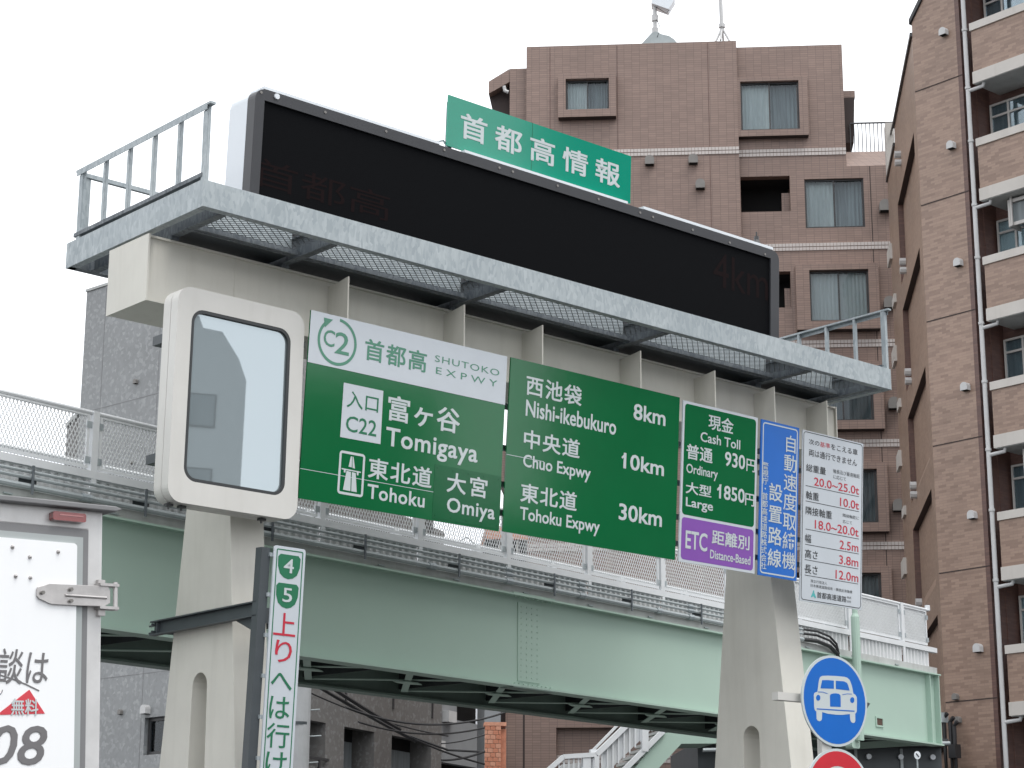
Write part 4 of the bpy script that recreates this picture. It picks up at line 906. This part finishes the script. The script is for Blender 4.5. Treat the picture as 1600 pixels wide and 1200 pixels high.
lettering('C', s1, S, z2(208, 238), z2(277, 370), -.005, LGREEN, bold=.006); lettering('2', s1, S, z2(288, 255), z2(377, 428), -.005, LGREEN, bold=.006)
lettering('首都高', s1, S, z2(495, 302), z2(914, 547), -.005, LGREEN, bold=.014, space=1.14)
lettering('SHUTOKO', s1, S, z2(978, 420), z2(1422, 568), -.005, LGREEN, bold=.0, space=1.12); lettering('EXPWY', s1, S, z2(985, 503), z2(1408, 645), -.005, LGREEN, bold=.0, space=1.55)
plate([(343, 612), (617, 670), (597, 1040), (317, 990)], -.001, SWHITE, s1, 'entrance_plate', conv=z2)
lettering('入口', s1, S, z2(370, 665), z2(580, 825), -.004, DGREEN, bold=.004); lettering('C22', s1, S, z2(362, 838), z2(567, 990), -.004, DGREEN, bold=.006)
lettering('富ヶ谷', s1, S, z2(655, 693), z2(1145, 972), -.002, LWHITE, bold=.0145, space=1.03)
lettering('Tomigaya', s1, S, z2(640, 918), z2(1270, 1166), -.002, LWHITE, bold=.0145, base=True, space=1.06)
a = S.P(*z3b(315, 280)); b = S.P(*z3b(465, 610)); iw = S.P(*z3b(493, 306))[0]
stroke_rect(a[0], iw, b[1], a[1], .028, .04, -.001, LWHITE, s1, 'icon_border')
for poly in (((392, 325), (400, 325), (398, 402), (376, 396)), ((404, 327), (410, 328), (420, 410), (403, 405)), ((327, 405), (462, 432), (461, 440), (446, 437), (443, 458), (434, 456), (432, 434), (356, 420), (354, 438), (343, 436), (343, 417), (328, 414)), ((362, 425), (392, 433), (388, 566), (337, 556)), ((399, 434), (425, 440), (432, 574), (394, 567))):
    plate(poly, -.001, LWHITE, s1, 'motorway_icon', conv=z3b)
lettering('東北道', s1, S, z3b(518, 327), z3b(950, 550), -.002, LWHITE, bold=.0145, space=1.14)
lettering('Tohoku', s1, S, z3b(510, 514), z3b(902, 680), -.002, LWHITE, bold=.0145, base=True, space=1.06)
a = S.P(*z3b(975, 378)); b = S.P(*z3b(1420, 832))
pp = part('patch_panel', MB().box(a[0], b[0], -.003, -.0005, b[1], a[1]), GREENP, s1)
for k in range(5): part('rivet', MB().prism(circ(a[0] + .04 + k * (b[0] - a[0] - .08) / 4, b[1] + .04, .009, 8), -.007, -.0035).prism(circ(a[0] + .04 + k * (b[0] - a[0] - .08) / 4, a[1] - .04, .009, 8), -.007, -.0035), GREENP, s1)
lettering('大宮', s1, S, z3b(1063, 428), z3b(1335, 620), -.005, LWHITE, bold=.0145, space=1.22); lettering('Omiya', s1, S, z3b(1062, 606), z3b(1390, 762), -.005, LWHITE, bold=.0145, base=True, space=1.06)
a = S.P(*z3b(38, 407)); b = S.P(*z3b(965, 568)); part('panel_joint', MB().box(s1x0, b[0], -.0012, -.0004, a[1] - .004, a[1] + .002), SWHITE, s1)

z4 = Z(780, 540, 3.43); S2R = rect_of((798, 559), (786, 831.5), (1062, 620), (1055, 874))
s2 = panel_sign('direction_sign', 'large green distance sign listing Nishi-ikebukuro 8km, Chuo and Tohoku Expwy', *S2R, GREEN)
for t, tl, br, lat, sp in (('西池袋', (148, 155), (440, 328), 0, 1.12), ('中央道', (135, 445), (430, 608), 0, 1.1), ('東北道', (117, 732), (414, 890), 0, 1.1)): lettering(t, s2, S, z4(*tl), z4(*br), -.002, LWHITE, bold=.014, space=sp)
for t, tl, br in (('Nishi-ikebukuro', (145, 288), (625, 478)), ('Chuo Expwy', (130, 580), (489, 716)), ('Tohoku Expwy', (113, 862), (537, 1003))): lettering(t, s2, S, z4(*tl), z4(*br), -.002, LWHITE, bold=.014, base=True)
for t, tl, br in (('8km', (722, 308), (890, 430)), ('10km', (668, 573), (882, 699)), ('30km', (643, 843), (871, 971))): lettering(t, s2, S, z4(*tl), z4(*br), -.002, LWHITE, bold=.0145, base=True)
plate([(655, 598), (668, 584), (672, 574), (680, 576), (676, 592), (660, 606)], -.0012, LWHITE, s2, 'numeral_flag', conv=z4)
a = S.P(*z4(40, 582)); part('panel_joint', MB().box(S2R[0], S2R[0] + .6, -.0012, -.0004, a[1] - .004, a[1] + .002), SWHITE, s2)

z6 = Z(1040, 600, 3.3333); S3R = rect_of((1067.6, 625.5), (1060.4, 878), (1184.6, 652.5), (1178.6, 895.5))
s3 = panel_sign('toll_sign', 'green over purple toll sign with a white border reading Cash Toll and ETC', *S3R, SWHITE)
zd = S.P(*z6(85, 683))[1]
part('green_field', MB().prism(rrect(S3R[0] + .035, S3R[1] - .035, zd + .015, S3R[3] - .035, .05), -.0015, 0), GREEN, s3); part('purple_field', MB().prism(rrect(S3R[0] + .035, S3R[1] - .035, S3R[2] + .035, zd - .02, .05), -.0015, 0), PURPLE, s3)
for t, tl, br, bs, bo in (('現金', (225, 155), (353, 264), 0, .012), ('Cash Toll', (183, 247), (388, 342), 1, .01), ('普通', (110, 308), (244, 416), 0, .014), ('930', (310, 350), (413, 445), 1, .014), ('円', (422, 388), (466, 462), 0, .01), ('Ordinary', (109, 412), (271, 493), 1, .01),
                      ('大型', (106, 506), (238, 594), 0, .014), ('1850', (280, 522), (411, 620), 1, .014), ('円', (415, 567), (461, 640), 0, .01), ('Large', (106, 588), (246, 661), 1, .014), ('ETC', (105, 760), (216, 872), 1, .014), ('距離別', (242, 757), (436, 868), 0, .014), ('Distance-Based', (232, 862), (441, 942), 1, .014)):
    lettering(t, s3, S, z6(*tl), z6(*br), -.004, LWHITE, bold=bo, base=bool(bs))

plate([(267, 548), (280, 533), (284, 522), (291, 524), (288, 543), (272, 556)], -.0035, LWHITE, s3, 'numeral_flag', conv=z6)
z7 = Z(1180, 640, 4.289); S4R = rect_of((1190, 654.6), (1184.6, 898.5), (1249, 669), (1244.6, 907.5))
s4 = panel_sign('notice_sign', 'narrow blue notice sign with vertical white Japanese lettering', *S4R, SBLUE)
stroke_rect(S4R[0] + .03, S4R[1] - .03, S4R[2] + .03, S4R[3] - .03, .018, .05, -.0005, LWHITE, s4)
lettering('\n'.join('自動速度取締機'), s4, S, z7(196, 165), z7(266, 1078), -.003, LWHITE, bold=.005, line=1.05)
lettering('\n'.join('設置路線'), s4, S, z7(93, 487), z7(174, 1063), -.003, LWHITE, bold=.009, line=1.15)
lettering('\n'.join('警視庁・首都高速道路株式会社'), s4, S, z7(51, 348), z7(75, 1072), -.003, LWHITE, bold=.006)

z8 = Z(1245, 660, 7.5); z9 = Z(1245, 800, 7.5); S5R = rect_of((1254.5, 671), (1250, 939), (1349, 693.6), (1346, 952.5))
s5 = panel_sign('limit_sign', 'white vehicle size and weight limit sign with red figures, rightmost on the gantry', *S5R, SWHITE)
stroke_rect(S5R[0] + .016, S5R[1] - .016, S5R[2] + .016, S5R[3] - .016, .010, .05, -.0005, LBLACK, s5)
for t, tl, br, m, bo, zf in (('次の', (143, 190), (264, 282), LBLACK, .004, z8), ('基準', (272, 222), (392, 312), LRED, .0, z8), ('をこえる車', (402, 246), (712, 390), LBLACK, .004, z8), ('両は通行できません', (143, 308), (706, 518), LBLACK, .004, z8),
        ('総重量', (110, 480), (340, 618), LBLACK, .004, z8), ('軸長及び最遠軸距', (428, 543), (736, 660), LBLACK, .0, z8), ('に応じて', (428, 612), (577, 690), LBLACK, .0, z8), ('20.0~25.0t', (203, 640), (730, 850), LRED, .008, z8),
        ('軸重', (107, 798), (258, 926), LBLACK, .004, z8), ('10.0t', (507, 880), (728, 1025), LRED, .008, z8), ('隣接軸重', (105, 980), (411, 1137), LBLACK, .004, z8), ('隣接軸距に', (540, 1066), (727, 1145), LBLACK, .0, z8), ('応じて', (540, 88), (648, 150), LBLACK, .0, z9),
        ('18.0~20.0t', (212, 90), (724, 292), LRED, .008, z9), ('幅', (98, 252), (167, 366), LBLACK, .004, z9), ('2.5m', (503, 328), (721, 472), LRED, .008, z9), ('高さ', (97, 431), (245, 561), LBLACK, .004, z9), ('3.8m', (497, 503), (721, 646), LRED, .008, z9),
        ('長さ', (92, 611), (244, 741), LBLACK, .004, z9), ('12.0m', (455, 676), (721, 826), LRED, .008, z9), ('独立行政法人', (163, 787), (356, 856), LBLACK, .0, z9), ('日本高速道路保有・債務返済機構', (163, 840), (649, 957), LBLACK, .0, z9), ('首都高速道路', (237, 933), (582, 1061), LBLACK, .006, z9), ('株式', (588, 985), (638, 1021), LBLACK, .0, z9), ('会社', (588, 1030), (638, 1067), LBLACK, .0, z9)):
    lettering(t, s5, S, zf(*tl), zf(*br), -.002, m, bold=bo)
for (p, q, zf) in (((103, 737), (728, 873), z8), ((103, 915), (727, 1050), z8), ((103, 197), (727, 318), z9), ((98, 377), (725, 492), z9), ((92, 557), (720, 667), z9), ((92, 737), (718, 845), z9)):
    a = S.P(*zf(*p)); b = S.P(*zf(*q)); part('rule_line', MB().box(a[0], b[0], -.002, -.0005, (a[1] + b[1]) / 2 - .004, (a[1] + b[1]) / 2 + .004), LBLACK, s5)
plate([(193, 915), (203, 925), (205, 950), (185, 945)], -.001, LTEAL, s5, 'emblem', conv=z9)
plate([(183, 948), (207, 953), (226, 1000), (215, 1012), (193, 985), (175, 1000), (163, 997)], -.001, LTEAL, s5, 'emblem', conv=z9)

# ================================================================== TALL WHITE SIGN WITH DARK MAST
TS = Frame((GX, GY, 4), 48.78, 3.0); TY = -.3
tv = thing('guide_sign', 'tall narrow white sign with green shields 4 and 5 before the left column', 'sign', TS)
tx0, tx1, tzt, tzb = -.595, -.195, 1.50, -3.0
part('sign_panel', MB().prism(rrect(tx0, tx1, tzb, tzt, .03, 4), TY, TY + .02), SWHITE, tv)
stroke_rect(tx0 + .03, tx1 - .03, tzb + .03, tzt - .03, .012, .02, TY - .0005, DGREEN, tv)
part('mast', MB().box(-.72, -.63, TY + .05, TY + .16, -4, 1.47).box(-.63, -.61, TY + .05, TY + .07, -4, 1.47), DARKST, tv)
for k in range(9): z = 1.4 - k * .42; part('mast_clip', MB().box(-.63, tx0 + .06, TY + .021, TY + .06, z - .02, z + .02), ZINC, tv)
zv = Z(380, 840, 3.3333)
for (tl, tr, bt, ch, c0, c1) in (((183, 82), (300, 95), (240, 218), '4', (214, 107), (262, 188)), ((173, 232), (290, 240), (230, 370), '5', (208, 260), (253, 340))):
    a = TS.P(*zv(*tl), TY); b = TS.P(*zv(*tr), TY); c = TS.P(*zv(*bt), TY); w = b[0] - a[0]; h = a[1] - c[1]; x0 = a[0]; z1 = a[1]
    sh = [(x0 + .03, z1), (x0, z1 - .03), (x0 + .005, z1 - h * .5), (x0 + w * .12, z1 - h * .8), (x0 + w * .3, z1 - h * .95), (x0 + w * .5, z1 - h), (x0 + w * .7, z1 - h * .95), (x0 + w * .88, z1 - h * .8), (x0 + w - .005, z1 - h * .5), (x0 + w, z1 - .03), (x0 + w - .03, z1)]
    part('route_shield', MB().prism(sh, TY - .0025, TY - .001), DGREEN, tv); lettering(ch, tv, TS, zv(*c0), zv(*c1), TY - .005, LWHITE, bold=.006)
for ch, tl, br, m in (('上', (163, 386), (270, 518), LRED), ('り', (170, 530), (250, 655), LRED), ('へ', (147, 700), (252, 798), DGREEN), ('は', (140, 823), (238, 948), DGREEN), ('行', (126, 962), (236, 1100), DGREEN), ('け', (120, 1112), (222, 1238), DGREEN)):
    lettering(ch, tv, TS, zv(*tl), zv(*br), TY - .003, m, bold=.004)
# dark channel brackets from column to mast
cbk = thing('steel_bracket', 'dark steel channel bracket clamped round the left gantry column', 'bracket', G)
for (y0, y1) in ((-.26, 1.82),):
    part('channel', MB().box(-.66, -.645, y0, y1, 4.74, 4.90).box(-.72, -.66, y0, y1, 4.885, 4.90).box(-.72, -.66, y0, y1, 4.74, 4.755), DARKST, cbk)
    part('channel', MB().box(-.07, -.055, .2, y1, 4.74, 4.90), DARKST, cbk)
part('tie_plate', MB().box(-.7, -.02, 1.70, 1.72, 4.76, 4.88), DARKST, cbk); part('tie_plate', MB().box(-.645, -.07, .10, .14, 4.74, 4.90), DARKST, cbk)
part('gusset', MB().prism([(-.24, 4.74), (.2, 4.74), (-.24, 4.55)], -.66, -.65, 'x'), DARKST, cbk)
for k, z in enumerate((4.78, 4.86)): part('bolt', MB().tube([(-.74, 1.75, z), (-.60, 1.75, z)], .012, 6).tube([(-.66, 1.78, z), (-.66, 1.92, z)], .012, 6), DARKST, cbk)

# ================================================================== ROUND SIGNS ON A POST BY THE RIGHT COLUMN
rq = depthpt(1304.5, 1095, 24); RD = Frame((rq.x, rq.y, rq.z), 54, 0)
rb = thing('round_sign', 'blue round sign with a white front-view car symbol', 'sign', RD)
rad = .525
part('disc', MB().prism(circ(0, 0, rad, 48), 0, .02), LWHITE, rb); part('blue_field', MB().prism(circ(0, 0, rad - .03, 48), -.0015, 0), SBLUE, rb)
zr = Z(1230, 1010, 6.318)
body = [(262, 480), (267, 462), (280, 453), (298, 448), (303, 410), (308, 370), (314, 330), (325, 303), (345, 291), (400, 289), (480, 292), (560, 300), (590, 308), (615, 330), (630, 365), (640, 400), (652, 465), (672, 478), (686, 500), (688, 540), (686, 640), (680, 655), (670, 665), (672, 735), (665, 752), (648, 757), (630, 745), (622, 720), (618, 668), (575, 672), (540, 676), (480, 674), (400, 665), (345, 648), (342, 715), (335, 732), (318, 739), (300, 732), (290, 715), (287, 642), (272, 628), (266, 600)]
plate(body, -.002, LWHITE, rb, 'car_symbol', fr=RD, conv=zr)
for poly in (((345, 333), (400, 332), (460, 338), (460, 418), (328, 414)), ((480, 339), (560, 345), (590, 360), (603, 390), (615, 436), (480, 420)), ((422, 485), (430, 472), (455, 464), (480, 463), (508, 468), (526, 484), (528, 540), (528, 598), (424, 594)), ((292, 611), (664, 634), (664, 645), (292, 622)), ((305, 446), (350, 447), (398, 463), (396, 468), (350, 454), (305, 452)), ((545, 474), (590, 465), (638, 468), (638, 474), (590, 471), (547, 480))):
    plate(poly, -.004, SBLUE, rb, 'symbol_detail', fr=RD, conv=zr)
for (ex, ey) in ((306, 507), (642, 530)):
    plate([(ex + 21 * math.cos(2 * math.pi * k / 16), ey + 29 * math.sin(2 * math.pi * k / 16)) for k in range(16)], -.004, SBLUE, rb, 'symbol_detail', fr=RD, conv=zr)
rrd = thing('round_sign', 'red-ringed white round sign below the blue car sign', 'sign', RD)
cz2 = -rad * 2 - .02
cxr = RD.P(1311, 1238)[0]
part('disc', MB().prism(circ(cxr, cz2, rad, 48), .0, .02), LWHITE, rrd); part('red_ring', MB().prism(circ(cxr, cz2, rad - .03, 48), -.0015, 0, 'y', [circ(cxr, cz2, rad * .62, 40)]), SRED, rrd)
po = thing('sign_post', 'beige post and arm carrying the two round signs beside the right column', 'post', RD)
part('post_tube', MB().tube([(-.12, .12, .3), (-.12, .12, -rq.z)], .05, 12), BEIGE2, po)
part('back_plate', MB().box(-.2, -.05, .03, .06, -.62, -.42), BEIGE2, po)
# support arms out to the column and to the right
a = RD.P(1236, 1085, .15)[0]
part('arm', MB().box(a - .25, -.3, .10, .20, -.03, .06), BEIGE2, po); part('arm', MB().prism([(.45, .02), (.66, .02), (.45, -.22)], .08, .10), DARKST, po); part('arm', MB().box(-.2, .66, .1, .16, 0, .03), DARKST, po)

# ================================================================== TRUCK
tq = depthpt(100, 900, 11.5); T = Frame((tq.x, tq.y, 0), 48.8, 0, -2.7)
tk = thing('box_truck', 'white box truck seen from behind with grey lettering and a red marker lamp, left edge', 'truck', T)
dx1 = .235; fx1 = .42; ztop = 3.885; dz1 = 3.695
W_ = 2.35
part('box_body', MB().box(fx1 - W_, fx1, .25, 6.2, .95, 3.93), TRUCKW, tk, bevel=.01)
part('rear_frame', MB().wall(fx1 - W_, fx1, .95, 3.90, .02, .26, [(fx1 - W_ + .16, .322, 1.15, 3.785)]), TRUCKA, tk, bevel=.008)
part('roof_lip', MB().prism([(fx1 - W_ - .02, 3.895), (fx1 + .05, 3.895), (fx1 + .09, 3.91), (fx1 + .05, 3.925), (fx1 - W_ - .02, 3.93)], -.05, .3), RUBB, tk, bevel=.006)
part('door_seal', MB().wall(fx1 - W_ + .162, .320, 1.152, 3.783, .005, .1, [(fx1 - W_ + .25, .281, 1.25, 3.737)]), RUBB, tk)
part('door_seal', MB().wall(fx1 - W_ + .252, .279, 1.252, 3.735, -.008, .1, [(fx1 - W_ + .30, dx1 + .001, 1.3, dz1 + .001)]), RUBB2, tk)
part('door', MB().prism(rrect(fx1 - W_ / 2 - .05 + .06, dx1, 1.3, dz1, .02, 3), -.02, .05), TRUCKW, tk)
part('door', MB().prism(rrect(fx1 - W_ + .30, fx1 - W_ / 2 - .0, 1.3, dz1, .02, 3), -.02, .05), TRUCKW, tk)
zk = Z(0, 780, 6.0)
for p in ((124, 448), (287, 541), (553, 493), (154, 721), (292, 735)):
    x, z = T.P(*zk(*p), -.03); mb = MB()
    for k in range(3): r0 = .012 * math.cos(k * .5); mb.tube([(x, -.02 - .006 * k, z), (x, -.02 - .006 * (k + 1), z)], r0, 12, r1=.012 * math.cos((k + 1) * .5))
    part('rivet', mb, STEELB, tk)
hp_ = [T.P(*zk(*p), -.03) for p in ((345, 850), (352, 825), (460, 792), (1010, 815), (1030, 860), (1030, 975), (975, 1005), (700, 998), (480, 985), (360, 930), (345, 905))]
hg = part('hinge', MB().prism(hp_, -.035, -.021), STEELB, tk, bevel=.002)
a = T.P(*zk(622, 880), -.05); b = T.P(*zk(1010, 940), -.05); part('hinge_rib', MB().tube([(a[0], -.035, (a[1] + b[1]) / 2), (b[0], -.035, (a[1] + b[1]) / 2)], .009, 8), STEELB, hg)
for p in ((397, 876), (663, 846), (663, 954)):
    x, z = T.P(*zk(*p), -.04); part('hinge_bolt', MB().tube([(x, -.035, z), (x, -.055, z)], .011, 6), VENT, hg)
a = T.P(*zk(1082, 780), -.03); b = T.P(*zk(1082, 1045), -.03)
part('hinge_pin', MB().tube([(a[0], -.03, a[1]), (b[0], -.03, b[1])], .014, 10), STEELB, hg)
for zz_ in (T.P(*zk(1000, 805), -.03)[1], T.P(*zk(1000, 1020), -.03)[1]): part('hinge_lug', MB().box(fx1 - .05, a[0] + .015, -.05, .02, zz_ - .008, zz_ + .008), STEELB, hg)
for ya, yb in ((755, 825), (1020, 1095)): c = T.P(*zk(915, ya), 0); d = T.P(*zk(978, yb), 0); part('hinge_lug', MB().box(c[0], d[0], -.01, .02, d[1], c[1]), STEELB, hg)
c = T.P(*zk(492, 110), -.02); d = T.P(*zk(800, 215), -.02)
lm = part('marker_lamp', MB().prism(rrect(c[0], d[0], d[1] - .004, c[1], .012, 3), -.03, .019), LAMPR, tk); part('lens_highlight', MB().box(c[0] + .04, d[0] - .02, -.0325, -.0305, d[1] + .032, c[1] - .022), mat('lens_highlight_tint', (.45, .2, .2), .3), lm)  # paler strip on the lens, a highlight put into its colour
zl = Z(0, 960, 5.0)
y_ = -.023
lettering('談は', tk, T, zl(-10, 262), zl(375, 555), y_, GREYL, bold=.004, shear=.12)
a = T.P(*zl(0, 472), y_); b = T.P(*zl(305, 597), y_)
def decal(pts, m, name, zc=zl): part(name, MB().prism([T.P(*zc(*p), -.0205) for p in pts], -.0225, -.0205), m, tk)
decal([(-60, 440), (0, 468), (100, 500), (200, 540), (307, 592), (304, 602), (200, 552), (100, 512), (0, 480), (-60, 452)], GREYL, 'underline')
decal([(-20, 785), (0, 765), (228, 588), (350, 775), (0, 785)], mat('red_truck_decal', (.62, .05, .07), .35, bump=0), 'triangle_decal')
decal([(-10, 625), (8, 615), (18, 588), (22, 592), (15, 612), (0, 632)], GREYL, 'brush_mark')
lettering('無料', tk, T, zl(88, 655), zl(298, 792), -.0255, LWHITE, bold=.0145)
lettering('08', tk, T, zl(-80, 862), zl(365, 1180), y_, GREYL, bold=.010, shear=.2)
for x in (fx1 - .5, fx1 - W_ + .5):
    for y in (1.2, 2.4):
        w = part('wheel', MB().tube([(x - .25, y, .5), (x + .25, y, .5)], .5, 24), GASK, tk); part('rim', MB().tube([(x - .26, y, .5), (x + .26, y, .5)], .25, 16), ZINC, w)
part('chassis', MB().box(fx1 - W_ + .6, fx1 - .6, .3, 7.5, .6, .949), DARKST, tk); part('rear_bumper', MB().box(fx1 - W_ + .1, fx1 - .1, .05, .2, .5, .72), DARKST, tk)
part('cab', MB().box(fx1 - W_ + .1, fx1 - .1, 6.5, 8.3, .7, 3.0), TRUCKW, tk, bevel=.08)
w = part('wheel', MB().tube([(fx1 - .35, 7.2, .5), (fx1 - .1, 7.2, .5)], .5, 24), GASK, tk); w = part('wheel', MB().tube([(fx1 - W_ + .1, 7.2, .5), (fx1 - W_ + .35, 7.2, .5)], .5, 24), GASK, tk)

# ================================================================== BUILDINGS ACROSS THE ROAD (seen in the reflections)
def across(az0, az1, dist, h, m, label, roof=None):
    A = Vector((-.5 + dist * math.sin(R(az0)), 22.5 + dist * math.cos(R(az0)), 0)); B_ = Vector((-.5 + dist * math.sin(R(az1)), 22.5 + dist * math.cos(R(az1)), 0))
    d = (B_ - A); L = d.length; ang = math.atan2(d.y, d.x)
    M = Matrix.Translation(A) @ Matrix.Rotation(ang, 4, 'Z')       # x along facade, outward side is -y or +y
    t = thing('roadside_building', label, 'building', M)
    sgn = 1 if (M.to_3x3() @ Vector((0, 1, 0))).dot(A - Vector((-.5, 22.5, 0))) > 0 else -1
    part('wall', MB().box(0, L, 0, 14 * sgn, 0, h), m, t)
    n = max(1, int(L / 3))
    for f in range(int(h / 3.1)):
        for k in range(n):
            x = (k + .5) * L / n
            w = part('window', MB().box(x - .75, x + .75, -.05 * sgn, -.01 * sgn, 1.2 + f * 3.1, 2.6 + f * 3.1), FRAMEB, t)
            part('pane', MB().box(x - .68, x + .68, -.06 * sgn, -.052 * sgn, 1.27 + f * 3.1, 2.53 + f * 3.1), CURTD, w)
    if roof: part('penthouse', MB().prism([(0, h), (.35, h + .9), (1.1, h + 2.0), (1.9, h + 2.1), (2.1, h + 2.6), (L, h + 2.7), (L, h)], .01 * sgn, 9 * sgn), m, t)
    return t
BTA = mat('pale_render', (.50, .52, .52), .8); BTB = mat('grey_brown_render', (.10, .10, .095), .8); BTC = mat('dark_glazed_facade', (.08, .085, .09), .5)
across(106.9, 118, 60, 21.9, BTA, 'pale building with a stepped roof mirrored in the glass of the display case', (0, 1, 2.5))
across(99.8, 106.8, 60, 17.1, BTB, 'brown grey building opposite the gantry, mirrored at the left of the large green sign', None)
across(84, 95.7, 60, 36, BTC, 'tall dark building mirrored in the right-hand signs', None)
across(95.8, 99.7, 60.5, 12.4, BTB, 'low building between the two taller ones opposite the gantry', None)

# shared phrases of the repeats
for o in col.objects:
    n = o.name.split('.')[0]
    if o.parent is None and 'category' in o:
        g = {'overhead_cable': 'overhead cables under the footbridge', 'roof_antenna': 'antennas on the brown roof', 'direction_sign': 'direction signs on the gantry', 'roadside_building': 'buildings opposite the gantry'}.get(n)
        if g: o['group'] = g
    if '_off' in o: del o['_off']
